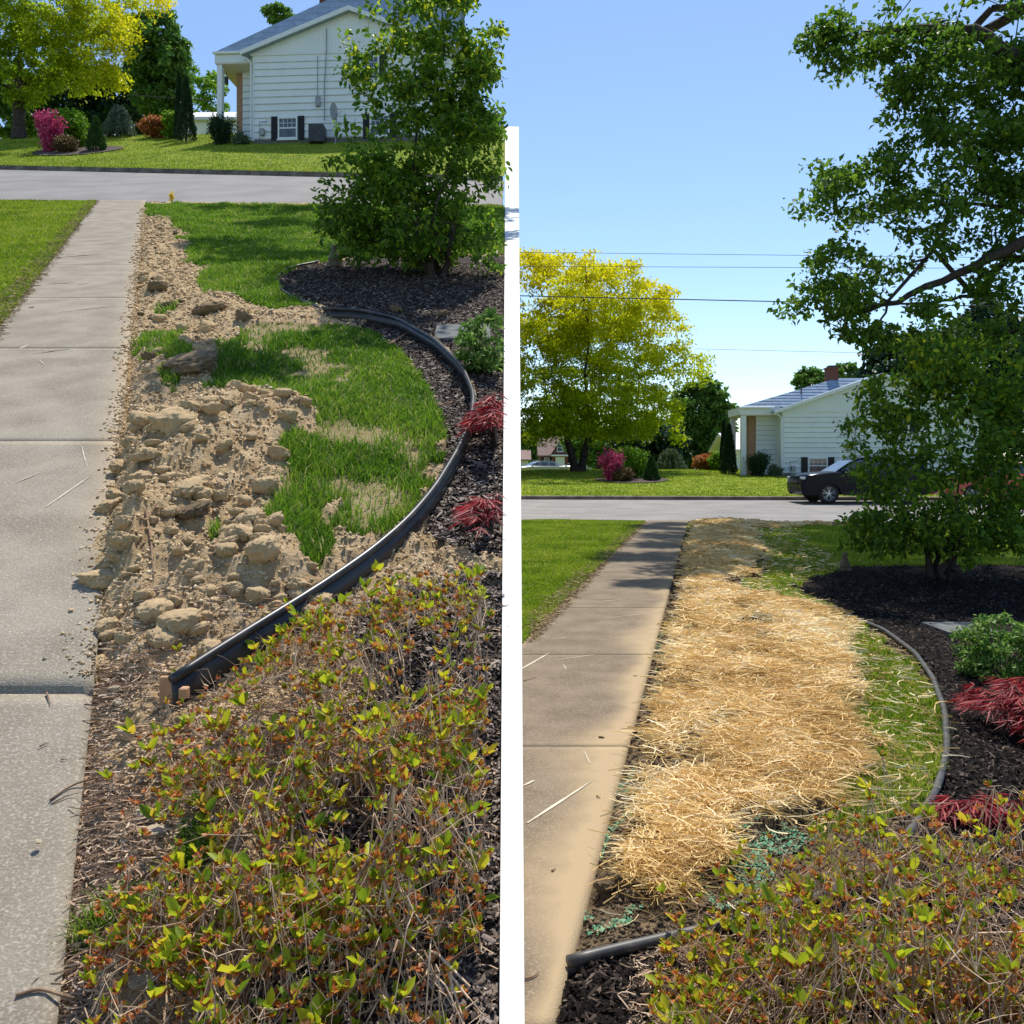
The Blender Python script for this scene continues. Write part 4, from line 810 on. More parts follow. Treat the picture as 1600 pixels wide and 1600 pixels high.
# ---- big multi-stem shrubs
def bigshrub(label, base, envs, nclump, nleaf, ln, cr, fork, clipx=None, r0=.09, trunks=6, spread=.25, topz=2.6):
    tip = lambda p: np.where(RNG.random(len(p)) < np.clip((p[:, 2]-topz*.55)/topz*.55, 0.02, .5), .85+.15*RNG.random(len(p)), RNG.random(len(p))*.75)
    return tree('viburnum_shrub', label, 'shrub', base, envs, nclump, cr, nleaf, ln, .5, m_shrub, m_barkd, r0, fork, 22, clipx=clipx, surf=.45, rbf=tip, trunks=trunks, spread=spread, wob=.3)
g = GR(1470, 908); D = g[1]
bigshrub('tall airy green shrub with many stems in the black mulch bed on the right', g,
  [env(1470, 800, D, 130, 70), env(1400, 830, D, 80, 40), env(1530, 820, D, 80, 60), env(1490, 680, D, 110, 90), env(1430, 620, D, 80, 60), env(1520, 590, D, 85, 70), env(1470, 560, D, 65, 45), env(1360, 660, D, 40, 25), env(1345, 700, D, 26, 20), env(1380, 730, D, 50, 30), env(1620, 700, D, 90, 150)],
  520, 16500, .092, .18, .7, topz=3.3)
g = GL(682, 432); D = g[1]
bigshrub('tall airy green shrub with many stems in the shaded bed on the left', g,
  [env(640, 340, D, 100, 62), env(560, 350, D, 55, 40), env(720, 330, D, 60, 70), env(700, 220, D, 80, 90), env(620, 260, D, 70, 40), env(670, 120, D, 85, 90), env(730, 60, D, 60, 80), env(590, 140, D, 50, 35), env(570, 60, D, 32, 25), env(640, 30, D, 70, 50), env(700, -60, D, 80, 70), env(570, 200, D, 30, 20), env(540, 300, D, 40, 22), env(600, 310, D, 80, 60), env(560, 110, D, 36, 18), env(740, 200, D, 60, 120), env(515, 335, D, 22, 14), env(600, 385, D, 75, 26), env(750, 380, D, 50, 45), env(680, 385, D, 90, 26), env(540, 250, D, 34, 20), env(700, 160, D, 90, 100)],
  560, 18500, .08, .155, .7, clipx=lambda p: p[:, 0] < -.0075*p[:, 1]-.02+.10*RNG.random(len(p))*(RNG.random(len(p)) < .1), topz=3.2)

# ---- big oak on the right: trunk outside the frame, limbs reach over both gardens
oD = 14.5; ob = (10.6, oD, 0.0)
oenv = [env(1350, 55, 13, 80, 30), env(1300, 80, 13, 40, 32), env(1420, 90, 13, 70, 34), env(1480, 130, 13, 90, 50), env(1520, 60, 13, 95, 70), env(1350, 60, 13, 85, 28), env(1290, 90, 13, 32, 30), env(1560, 180, 13, 70, 90), env(1440, 170, 13, 50, 38), env(1480, 260, 13, 110, 60), env(1340, 310, 13, 90, 50), env(1290, 280, 13, 32, 30), env(1270, 335, 13, 34, 20), env(1440, 370, 13, 120, 60), env(1550, 400, 13, 80, 80),
        env(1330, 420, 13, 80, 36), env(1300, 480, 13, 60, 28), env(1250, 500, 13, 28, 24), env(1400, 500, 13, 100, 30), env(1520, 510, 14, 90, 50), env(1350, 530, 13, 50, 14), env(1700, 300, 13, 130, 260),
        (10.6, 14.5, 12.5, 3.5, 4, 2.2), (8, 19.5, 14.6, 2.6, 2.2, 1.1)]
rt = thing('oak_tree', 'big dark green oak whose leafy limbs hang into the sky at the right', 'tree', ob)
E = [tuple(np.array(e[:3])-np.array(ob))+tuple(e[3:]) for e in oenv]
Cc, Lp = crown(E, 1000, .29, 90000, .5)
# high limbs reaching left above the picture: they shade both gardens
hi = []
for (tx, ty, up, rx, ry) in [(-5.3, 19.6, 8.2, 1.7, .8), (-3.6, 16.5, 7.6, 1.6, .8), (-3.0, 12.8, 6.8, 1.2, .7), (-4.4, 13.8, 7.2, .9, .35), (-2.0, 10.6, 6.2, 1.0, .8), (-1.3, 14.5, 7.4, 1.2, 1.2), (-.9, 18.5, 8.2, .9, 1.2), (-1.2, 8.2, 5.8, .5, .35), (-2.1, 6.6, 5.2, .2, .15),
                             (2.6, 14.9, 13.4, 1.1, .9), (3.6, 13.4, 13.0, 1.2, .8), (4.8, 22.5, 0, 1.5, 1.3), (7.5, 23, 0, 2, 1.4), (6.6, 18, 0, 1.6, 1.4), (4.6, 15.5, 13.6, 1.5, 1.6), (6.6, 16, 13.8, 1.7, 2.0), (4.4, 19.5, 15.0, 1.3, 1.6), (7.0, 20.5, 15.5, 1.8, 1.8), (3.5, 17.2, 14.2, .9, .8), (2.3, 11.9, 12.4, .5, .25)]:
    zg = float(zL(tx, ty)) if tx < 0 else 0.
    up = (2.5+.143*ty)/.754+.9 if tx < 0 else (2.3+.517*ty)/.754+.9
    q_ = 1 if tx < 0 else 1.25; hi.append((tx+.110*up-ob[0], ty+.475*up-ob[1], zg+up-ob[2], rx*q_, ry*q_, .4))
C2, L2 = crown(hi, 560, .42, 64000, .3)
keep = (L2[:, 2]+ob[2] > 1.6+.517*(L2[:, 1]+ob[1])+.7); L2 = L2[keep]
C2 = C2[(C2[:, 2]+ob[2] > 1.6+.517*(C2[:, 1]+ob[1])+.8)]
sg = skeleton((0, 0, -.2), Cc, .48, 4.2, 26, wob=.35)
hs = []; top = np.array((-.2, .3, 9.5)); hs.append((np.array((0, 0, 4.)), top*.55+np.array((0, 0, 2.)), .36, .3)); hs.append((top*.55+np.array((0, 0, 2.)), top, .3, .26))
nodes = [top, np.array((-.1, .2, 8.0))]; nr = [.22, .26]; Q = C2; Dm = np.linalg.norm(Q-top, axis=1); J = np.zeros(len(Q), int); done = np.zeros(len(Q), bool)
for _ in range(len(Q)):                                   # limbs grow from clump to clump
    k_ = int(np.argmin(np.where(done, 1e9, Dm))); done[k_] = True; a_ = nodes[J[k_]]; b_ = Q[k_]; ra = max(nr[J[k_]]*.86, .012); ra = min(ra, .03) if (min(b_[2]-.517*(b_[1]+ob[1]), a_[2]-.517*(a_[1]+ob[1])) < 1.9 and a_[0]+ob[0] < .62*(a_[1]+ob[1])) else ra; N = max(2, int(np.linalg.norm(b_-a_)/.6)); p = a_
    for q in range(1, N+1):
        n_ = a_+(b_-a_)*q/N+(RNG.normal(size=3)*.08+np.array((0, 0, .05*np.linalg.norm(b_-a_)*math.sin(math.pi*q/N))) if q < N else 0); hs.append((p, n_, ra, ra*.9)) if ra != .03 else None; p = n_
    nodes.append(b_); nr.append(ra*.88); dn = np.linalg.norm(Q-b_, axis=1); u = (dn < Dm) & ~done; Dm[u] = dn[u]; J[u] = len(nodes)-1
segmesh('trunk', sg[:5], m_barkd, rt, 12); segmesh('branches', sg[5:]+hs, m_barkd, rt, 6)
# three visible heavy limbs
mb = MB()
for pts, r in (([(1680, 170, 12.8), (1575, 75, 12.8), (1500, 42, 13), (1400, 52, 13.1), (1330, 58, 13.2)], .15), ([(1680, 330, 12.6), (1575, 395, 12.7), (1490, 432, 12.9), (1400, 470, 13), (1330, 500, 13.1)], .10), ([(1700, 380, 13.1), (1575, 322, 13.1), (1480, 318, 13.1), (1390, 325, 13.2)], .045), ([(1680, 360, 12.9), (1580, 300, 12.9), (1530, 262, 12.9), (1510, 230, 12.9)], .05)):
    q = resample([np.array(P(*a))-np.array(ob) for a in pts], 16); q += RNG.normal(size=q.shape)*.03; mb.tube(q, list(np.linspace(r, r*.25, 16)), 7)
mb.build('limb', m_barkd, rt, True)
A = np.concatenate([Lp, L2]); leaves('crown', A, np.r_[np.full(len(Lp), .10), np.full(len(L2), .17)], .62, m_oakl, rt, rb=np.clip(RNG.random(len(A))*.8+.25*(fbm(A[:, 0]*1.5, A[:, 2]*1.5, 2, 3)-.4), 0, 1))

# ---- azaleas
def azalea(label, base, zf, rx, ry, H, nst, dens=1., seed=0, clip=None, scale=1.):
    rg = random.Random(seed); rt = thing('azalea_bush', label, 'shrub', base, group='azalea bushes in the foreground'); thick, thin, tips = [], [], []
    b = np.array(base); slope = float(zf(b[0], b[1]+.5)-zf(b[0], b[1]-.5))
    def ok(p): return clip is None or clip(p[0]+b[0], p[1]+b[1])
    def grow(p, d, L, r, lv):
        rlim = rg.choice((.8, 1., 1., 1.1, 1.35))
        d = d/np.linalg.norm(d); n = 3; q = p
        for i in range(n):
            d = d+np.array([rg.gauss(0, .17), rg.gauss(0, .17), rg.gauss(.05, .13)]); d /= np.linalg.norm(d); e = q+d*L/n
            e[2] = max(e[2], .01+slope*e[1])
            rr = max(math.hypot(e[0]/rx, e[1]/ry), .01)
            lim = slope*e[1]+H*(1.12-.50*min(rr, 1.3)**2)*(.72+.55*float(vn(e[0]*7+seed*3, e[1]*7)))*rlim
            if e[2] > lim: e[2] = lim-rg.random()*.05
            if not ok(e): return
            (thick if r > .0030 else thin).append((q, e, r*(1-.15*i), r*(1-.15*(i+1)))); q = e
        for _ in range(1 if lv in (1, 2) and rg.random() < .6 else 0):
            e2 = q+(d*.4+np.array([rg.gauss(0, .9), rg.gauss(0, .9), rg.gauss(-.1, .4)]))*rg.uniform(.02, .05)
            if ok(e2): thin.append((q, e2, .0013, .0007))
        if lv == 0: tips.append((q, d)); return
        k = rg.choice((2, 2, 3))
        for j in range(k):
            a = rg.random()*6.28; s = rg.uniform(.35, 1.0); u = np.cross(d, (0.3, .2, 1)); u /= np.linalg.norm(u)+1e-9; v = np.cross(d, u); nd = d+s*(u*math.cos(a)+v*math.sin(a)); nd[2] += .12
            grow(q, nd, L*rg.uniform(.5, 1.0), r*.66, lv-1)
        if rg.random() < .5: tips.append((q, d))
    for i in range(nst):
        a = rg.random()*6.28; sr = rg.random()**.6; tx, ty = math.cos(a)*rx*.75*sr, math.sin(a)*ry*.75*sr
        p0 = np.array([tx*.35+rg.gauss(0, .02), ty*.35+rg.gauss(0, .02), 0.]); p0[2] = slope*p0[1]-.02
        grow(p0, np.array([tx*.9, ty*.9, H*.38]), H*.85, .0054*rg.uniform(.6, 1.1), 4)
    segmesh('stems', thick, m_stemd, rt, 5); segmesh('twigs', thin, m_twig, rt, 3)
    PP, DD, RR = [], [], []; BP, BD = [], []
    for q, d in tips:
        if rg.random() < .75:
            for j in range(rg.randint(4, 7)): BP.append(q); BD.append(d+np.array([rg.gauss(0, .7), rg.gauss(0, .7), .3]))
        hf = (q[2]-slope*q[1])/H
        if rg.random() > (.30+.85*hf)*dens: continue
        k = rg.randint(3, 6); sz = rg.choice((.5, .7, .8, 1., 1.1, 1.3, 1.7))
        for j in range(k):
            a = j/k*6.28+rg.random(); PP.append(q); DD.append(d*.6+np.array([math.cos(a)*.8, math.sin(a)*.8, .45+rg.random()*.5])); RR.append(sz)
        if rg.random() < .95:
            for j in range(rg.randint(5, 8)): BP.append(q+np.array([rg.gauss(0, .003) for _ in range(3)])); BD.append(d+np.array([rg.gauss(0, .6), rg.gauss(0, .6), .3]))
    PP = np.array(PP); DD = np.array(DD); n = len(PP); rs = np.array(RR)
    leaves('leaves', PP, .0225*scale*rs, .44, m_azl, rt, dirs=DD); leaves('bud_leaves', np.array(BP), .0145*scale, .5, m_azr, rt, dirs=np.array(BD))
    return rt
cl = lambda x, y: x < -.0075*y-.045 and x > rightL(y)+.06
def AL(label, x, y, *a, **k): azalea(label, (x, y, float(zL(x, y))), zL, *a, **k)
def AR(label, x, y, *a, **k): azalea(label, (x, y, 0.), zR, *a, **k)
AL('twiggy azalea with rust buds farthest up the left side of the white wall', -.27, 2.62, .46, .50, .29, 32, seed=1, clip=cl, dens=1.5)
AL('twiggy azalea reaching over the near end of the raised black edging', -.52, 2.12, .34, .36, .22, 26, seed=2, clip=cl, dens=1.1)
AL('twiggy azalea in the bottom middle against the left face of the white wall', -.20, 2.0, .42, .42, .31, 28, seed=3, clip=cl, dens=.95)
AL('sprawling bare-stemmed azalea at the bottom beside the sandy soil strip', -.46, 1.68, .33, .32, .23, 20, seed=4, clip=cl, dens=.95)
clr = lambda x, y: x > .03*y and x > rightR(y)+.28
AR('dense leafy azalea at the lower right, behind the others', 1.28, 2.55, .50, .42, .48, 36, seed=5, clip=clr, dens=2.6, scale=1.12)
AR('azalea with orange-tipped leaves in the lower middle of the straw garden', .92, 2.34, .36, .30, .32, 28, seed=6, clip=clr, dens=2.2, scale=1.1)
AR('azalea in the bottom right corner with forked dark stems', 1.15, 2.05, .46, .34, .48, 28, seed=7, clip=clr, dens=2.2, scale=1.1)
AR('low azalea at the bottom above the black mulch', .72, 1.98, .28, .26, .25, 20, seed=8, clip=clr, dens=2.0)

# ---- red laceleaf maples and variegated shrubs at the bed edges
def maple(label, base, rx, ry, H, n, clipx=None):
    rt = thing('laceleaf_maple', label, 'shrub', base); segs, LP, DR = [], [], []; b = np.array(base)
    for i in range(n):
        a = random.random()*6.28; r = random.random()**.5; e = np.array([math.cos(a)*rx*r, math.sin(a)*ry*r, H*(1-.6*r*r)*random.uniform(.5, 1)+.05])
        if clipx and not clipx(e[0]+b[0], e[1]+b[1]): continue
        m1 = e*.5+np.array([0, 0, H*.35]); segs += [(np.zeros(3), m1, .008, .005), (m1, e, .005, .002)]
        out = np.array([math.cos(a), math.sin(a), -.25])
        for k in range(5):
            c = m1+(e-m1)*(.3+.7*k/4)+RNG.normal(size=3)*.02
            for j in range(9): LP.append(c); an = (j-4)*.28; o_ = np.array([out[0]*math.cos(an)-out[1]*math.sin(an), out[0]*math.sin(an)+out[1]*math.cos(an), -.25-.3*random.random()]); DR.append(o_+RNG.normal(size=3)*.12)
    segmesh('stems', segs, m_barkd, rt, 4); leaves('foliage', np.array(LP), .085, .085, m_red, rt, dirs=np.array(DR), fold=.03)
g = GR(1560, 1150); maple('crimson laceleaf maple spreading over the black mulch at the right edge', (g[0]+.20, g[1], 0.), .33, .50, .32, 75)
g = GR(1480, 1290); maple('low sprig of crimson laceleaf maple behind the right azalea', (g[0]+.12, g[1], 0.02), .16, .07, .03, 30)
ckm = lambda x, y: x < -.09
for (px, py, h, n, lb) in [(765, 700, .24, 70, 'crimson laceleaf maple leaning over the black edging beside the white wall'), (778, 830, .1, 26, 'low sprig of crimson maple on the mulch above the left azaleas')]:
    g = GL(px, py); maple(lb, (-.09, g[1], g[2]), .16, .42, h, int(n*.9), ckm)
g = GL(768, 580); s = g[1]/1400
Cc, Lp = crown([(0, 0, .2, .22, .3, .22)], 60, .06, 3200, .6); rt = thing('variegated_shrub', 'small cream-tipped green shrub by the white wall on the left', 'shrub', g)
Lp = Lp[(Lp[:, 0]+g[0] < -.012*g[1]) & (Lp[:, 2] > 0)]; segmesh('stems', [(np.zeros(3), c, .006, .002) for c in Cc[:20] if c[0]+g[0] < -.08], m_bark, rt, 4); leaves('foliage', Lp, .04, .45, m_box, rt)
g = GR(1565, 1060); Cc, Lp = crown([(0, 0, .22, .30, .32, .24)], 90, .06, 4200, .6); rt = thing('variegated_shrub', 'small cream-tipped green shrub in the black mulch at the right edge', 'shrub', g)
Lp = Lp[Lp[:, 2] > 0]; segmesh('stems', [(np.zeros(3), c, .006, .002) for c in Cc[:24]], m_bark, rt, 4); leaves('foliage', Lp, .04, .45, m_box, rt)
# broad green leaves at the foot of the left azaleas
g = GL(610, 1420); rt = thing('hosta_plant', 'small plant with broad glossy green leaves under the left azaleas', 'plant', g)
dr = np.array([[math.cos(a), math.sin(a), .7] for a in np.linspace(0, 6, 9)]); segmesh('stems', [(np.zeros(3), d*.02, .002, .0015) for d in dr], m_stemd, rt, 4); leaves('foliage', dr*.02, .085, .5, m_bright, rt, dirs=dr)

# ------------------------------------------------------------------ houses
def siding(mb, x0, x1, y, z0, z1, pitch=.25, d=.03):
    k = int(round((z1-z0)/pitch)); p = (z1-z0)/k
    for i in range(k):
        a, b = z0+i*p, z0+(i+1)*p
        mb.add([(x0, y-d, a), (x1, y-d, a), (x1, y, b), (x0, y, b), (x0, y, a), (x1, y, a)], [(0, 1, 2, 3), (4, 5, 1, 0)])
        mb.box(x0, x1, y-d-.004, y-d+.004, a-.004, a+.022, mi=1)        # grey strip painting the shade line at each board's lower edge
def window(rt, x0, x1, z0, z1, y, shut, m_fr=m_trim, grids=True, shw=.3):
    mb = MB(); f = .07
    mb.box(x0, x0+f, y-.06, y, z0, z1); mb.box(x1-f, x1, y-.06, y, z0, z1); mb.box(x0+f, x1-f, y-.06, y, z1-f, z1); mb.box(x0+f, x1-f, y-.06, y, z0, z0+f)
    zm = (z0+z1)/2; mb.box(x0+f, x1-f, y-.045, y, zm-.025, zm+.025)
    if grids:
        for q in range(1, 4): xx = x0+f+(x1-x0-2*f)*q/4; mb.box(xx-.008, xx+.008, y-.035, y, zm+.025, z1-f)
        zz = (zm+z1-f)/2+.012; mb.box(x0+f, x1-f, y-.033, y, zz-.008, zz+.008)
    w_ = mb.build('window', m_fr, rt)
    MB().box(x0+f, x1-f, y-.022, y-.012, z0+f, z1-f).build('pane', m_glass, w_)
    MB().box(x0-.04, x1+.04, y-.10, y, z0-.05, z0-.003).build('sill', m_fr, w_)
    for s in shut:
        a = x0-shw-.03 if s == 'l' else x1+.03; mb = MB(); mb.box(a, a+shw, y-.05, y, z0-.02, z1+.02)
        for q in range(14): zz = z0+.05+(z1-z0-.1)*q/13; mb.box(a+.04, a+shw-.04, y-.062, y-.045, zz-.012, zz+.012)
        mb.build('shutter', m_shut, rt)
def house(base, rz, scale, label, pk=4.97, rg_=(3.25, 5.02)):
    rt = thing('white_house', label, 'house', base, rz, scale=scale)
    W, He, px_ = 9.6, 3.25, 4.8
    mb = MB(); siding(mb, .09, W-.09, -.003, .16, He-.08); mb.box(0, W, 0, 7, -.8, He); mb.build('wall', [m_siding, m_lapshade], rt)
    MB().box(-.0, .09, -.03, .0, .1, He-.08).build('corner_trim', m_trim, rt)
    MB().box(0, W, -.012, 0, -.5, .14).build('foundation', m_slate, rt)
    mb = MB(); mb.prismxz([(-.12, He), (W+.12, He), (px_, pk)], -.035, .02)
    for i in range(48):
        x = -.0+i*W/47; zt = He+(pk-He)*(1-abs(x-px_)/(px_+.12))-.04
        if zt > He+.06: mb.box(x-.006, x+.006, -.043, -.034, He+.02, zt)
    mb.build('gable_panel', m_siding, rt)
    MB().box(-.1, W+.1, -.055, 0, He-.08, He+.02).build('frieze', m_trim, rt)
    mb = MB(); ov = .5; sl = (pk-He)/(px_+.12)
    for sgn in (-1, 1):
        xe = px_+sgn*(px_+.12+ov*.7); ze = pk-sl*(px_+.12+ov*.7)
        mb.slab([(px_, -.35, pk+.10), (xe, -.35, ze+.10), (xe, 7, ze+.10), (px_, 7, pk+.10)][::sgn], .10)
    rf = mb.build('roof', m_roof, rt)
    mb = MB()
    for sgn in (-1, 1):
        xe = px_+sgn*(px_+.12+ov*.7); ze = pk-sl*(px_+.12+ov*.7)
        mb.add([(px_, -.39, pk+.11), (xe, -.39, ze+.11), (xe, -.39, ze-.05), (px_, -.39, pk-.05), (px_, -.35, pk+.11), (xe, -.35, ze+.11), (xe, -.35, ze-.05), (px_, -.35, pk-.05)], [(0, 1, 2, 3), (7, 6, 5, 4), (0, 4, 5, 1), (3, 2, 6, 7), (1, 5, 6, 2)])
    mb.build('rake_trim', m_trim, rt)
    # set-back wing with hip roof and porch
    e = (-2.05, .25); z0 = 3.46
    mb = MB(); A = (e[0], e[1], z0); B = (6, e[1], z0); Rl = (rg_[0], 1.7, rg_[1]); Rr = (10, 1.7, rg_[1]); Cc_ = (e[0], 3.2, z0); Dd = (10, 3.2, z0)
    mb.add([A, B, (10, e[1]+.001, z0), Rr, Rl, Cc_, Dd], [(0, 1, 2, 3, 4), (5, 0, 4), (6, 5, 4, 3)])
    for i in range(1, 10):
        t = i/10; mb.add([(A[0]+(Rl[0]-A[0])*t, A[1]+(Rl[1]-A[1])*t-.012, A[2]+(Rl[2]-A[2])*t+.012), (6, A[1]+(Rl[1]-A[1])*t-.012, A[2]+(Rl[2]-A[2])*t+.012), (6, A[1]+(Rl[1]-A[1])*t+.01, A[2]+(Rl[2]-A[2])*t+.004), (A[0]+(Rl[0]-A[0])*t, A[1]+(Rl[1]-A[1])*t+.01, A[2]+(Rl[2]-A[2])*t+.004)], [(0, 1, 2, 3)])
    r2 = mb.build('roof', m_roof, rt)
    mb = MB(); dz = rg_[1]-5.02; mb.box(2.76, 3.28, 1.6, 2.2, 4.3, 5.5+dz); mb.box(2.72, 3.32, 1.55, 2.25, 5.5+dz, 5.58+dz); mb.build('chimney', m_rbrick, r2)
    MB().box(2.84, 3.2, 1.68, 2.12, 5.58+dz, 5.68+dz).build('chimney_cap', m_dmetal, r2)
    MB().tube([(1.2, .9, 3.8), (1.2, .9, 4.55)], .035, 8).build('vent_pipe', m_dmetal, r2)
    MB().box(-2.02, 0, .28, 3.15, 3.08, 3.45).build('porch_beam', m_trim, rt)
    MB().box(-1.98, -.02, .30, 3.1, 3.04, 3.077).build('soffit', m_soffit, rt)
    mb = MB(); mb.tube([(-2.08, .2, 3.42), (-.35, .2, 3.42)], .055, 8); mb.build('gutter', m_trim, rt)
    MB().tube([(-.42, -.1, 3.12), (-.2, -.15, 3.02), (-.06, -.09, 2.9), (-.06, -.09, .1)], .04, 8).build('downspout', m_trim, rt)
    for y in (.34, 2.8): MB().box(-1.94, -1.68, y, y+.26, -.5, 3.04, bev=.01).build('porch_column', m_trim, rt)
    mb = MB(); siding(mb, -1.0, 0, 1.19, .1, 3.04); mb.box(-1.0, 0, 1.2, 3.1, -.5, 3.04); mb.build('wing_wall', [m_siding, m_lapshade], rt)
    MB().box(-1.36, -1.0, 1.3, 3.1, -.5, 3.04).build('brick_wall', m_brick, rt)
    window(rt, 1.26, 2.22, .12, .93, -.02, 'lr'); window(rt, 5.75, 6.7, .12, .93, -.02, 'lr'); window(rt, 5.25, 6.2, 2.15, 3.05, -.02, 'lr')
    mb = MB(); mb.box(2.1, 2.45, -.14, -.045, 4.0, 4.14); mb.build('gable_light', m_soffit, rt)
    mb = MB(); mb.tube([(3.55, -.10, .75), (3.55, -.10, 2.0), (3.66, -.12, 3.3), (3.66, -.12, 4.05)], .025, 8); mb.build('conduit', m_metal, rt)
    MB().box(3.12, 3.34, -.14, -.02, 1.25, 1.62, bev=.02).build('electric_meter', m_metal, rt)
    MB().tube([(3.2, -.05, 1.62), (3.2, -.05, 3.1)], .015, 6).build('conduit', m_metal, rt)
    mb = MB(); mb.tube([(.38, -.12, .1), (.38, -.12, .75), (.75, -.12, .75), (.75, -.12, .85)], .018, 6); mb.box(.42, .62, -.2, -.05, .25, .5, bev=.02); mb.build('gas_meter', m_metal, rt)
    mb = MB(); mb.tube([(-1.75, 1.0, 3.04), (-1.75, 1.0, 2.85)], .01, 6); mb.box(-1.83, -1.67, .92, 1.08, 2.55, 2.82, bev=.02); mb.build('porch_lantern', m_dmetal, rt)
    return rt
hb = P(395, 225, 39.0); zb = float(zL(hb[0], 39.0))
HL_ = house((hb[0], 39.0, zb), R_(-4), (.90, 1, 1.2), 'white sided house with gable and porch on top of the left hillside', 4.63, (4.2, 6.2))
hb2 = P(1222, 745, 44.5); zb2 = float(zR(hb2[0], 44.5))
HR_ = house((hb2[0], 44.5, zb2), R_(-2), (1.0, 1, 1.0), 'white sided house with gable and chimney beyond the road on the right')
def acunit(p, s, label):
    rt = thing('air_conditioner', label, 'air conditioner', p, scale=(s, s, s*1.1)); mb = MB(); mb.box(-.38, .38, -.38, .38, 0, .82, bev=.03)
    for i in range(12): x = -.33+i*.06; mb.box(x, x+.02, -.395, -.375, .06, .74)
    mb.build('cabinet', m_dmetal, rt); MB().tube([(0, 0, .82), (0, 0, .85)], .28, 16).build('fan_grille', m_metal, rt)
x = (496-800)/1400*38.3; acunit((x, 38.3, float(zL(x, 38.3))), .85, 'grey air conditioner against the left house wall')
x = (1318-800)/1400*43.9; acunit((x, 43.9, float(zR(x, 43.9))), .8, 'grey air conditioner behind the black car')
rt = thing('satellite_dish', 'satellite dish on a pole in front of the left house', 'satellite dish', (((524-800)/1400*38), 38, float(zL((524-800)/1400*38, 38))))
MB().tube([(0, 0, -.05), (.05, 0, 1.2)], .025, 8).build('pole', m_metal, rt)
mb = MB(); vs = [(.05, 0, 1.35)]; n = 16
for k in (1, 2):
    for j in range(n): a = j/n*2*math.pi; r = .2*k; vs.append((.05+r*math.cos(a)*.35-.12*k*k*.2, -.12*k*k*.25+r*math.cos(a)*.3, 1.35+r*math.sin(a)))
mb.add(vs, [(0, 1+j, 1+(j+1) % n) for j in range(n)]+[(1+j, 17+j, 17+(j+1) % n, 1+(j+1) % n) for j in range(n)]); mb.build('dish', m_metal, rt, True); MB().tube([(.05, -.05, 1.2), (.35, -.3, 1.3)], .012, 6).build('feed_arm', m_metal, rt)

def smallhouse(name, label, base, w, d, h, roofh, mw, mr, crossg=False, trimm=m_trim, rz=0):
    rt = thing(name, label, 'house', base, rz); mb = MB(); mb.box(0, w, 0, d, -1, h); mb.prismxz([(.01, h), (w-.01, h), (w-.01, h)], 0, d) if False else None
    mb.add([(0, 0, h), (0, d, h), (0, d/2, h+roofh), (w, 0, h), (w, d, h), (w, d/2, h+roofh)], [(0, 1, 2), (4, 3, 5)]); mb.build('wall', mw, rt)
    mb = MB(); o = .35; sl = roofh/(d/2)
    mb.slab([(-o, -o, h-sl*o+.1), (w+o, -o, h-sl*o+.1), (w+o, d/2, h+roofh+.1), (-o, d/2, h+roofh+.1)], .15)
    mb.slab([(-o, d/2, h+roofh+.1), (w+o, d/2, h+roofh+.1), (w+o, d+o, h-sl*o+.1), (-o, d+o, h-sl*o+.1)], .15)
    if crossg:
        c = w*.5; q = w*.2; mb.add([(c-q-.3, -1.3, h-.2), (c, -1.3, h+roofh*.72), (c, d/2, h+roofh*.72), (c-q-.3, d/2, h-.2)], [(3, 2, 1, 0)]); mb.add([(c+q+.3, -1.3, h-.2), (c, -1.3, h+roofh*.72), (c, d/2, h+roofh*.72), (c+q+.3, d/2, h-.2)], [(0, 1, 2, 3)])
    mb.build('roof', mr, rt)
    if crossg:
        mb = MB(); mb.prismxz([(c-q, -1), (c+q, -1), (c+q, h), (c, h+roofh*.66), (c-q, h)], -1.1, .1); mb.build('front_bay', mw, rt)
        MB().box(c-.6, c+.6, -1.17, -1.1, .1, 2.2).build('door', m_trim, rt)
        mb = MB(); mb.box(c-1.2, c+1.2, -1.9, -1.12, 2.3, 2.5); mb.build('door_canopy', m_trim, rt)
        window(rt, c-.4, c+.4, h+.3, h+1.4, -1.1, ''); window(rt, w*.1, w*.24, .9, 2.1, 0, 'lr', shw=.35); window(rt, w*.76, w*.9, .9, 2.1, 0, 'lr', shw=.35)
    return rt
b = P(844, 736, 120); smallhouse('brick_cottage', 'small red brick cottage with cross gable under the golden tree', (b[0], 120, .25), 5.2, 6, 2.6, 2.4, m_rbrick, m_broof, True)
b = P(1146, 745, 62); smallhouse('neighbour_house', 'low white house with pale roof behind the right porch column', (b[0], 62, .9), 8, 6, 1.7, 1.1, m_siding, material('pale metal roof', (.62, .62, .66), (.7, .7, .74), rough=.6))
b = P(292, 205, 48); smallhouse('neighbour_house', 'low white house with pale roof behind the left porch column', (b[0], 48, 17.9), 5, 5, 2.2, 1.2, m_siding, bpy.data.materials['pale metal roof'])
b = P(800, 736, 105); smallhouse('white_garage', 'white garage far left beneath the golden tree', (b[0], 105, .2), 1.9, 5, 1.9, 1.0, m_siding, m_broof)

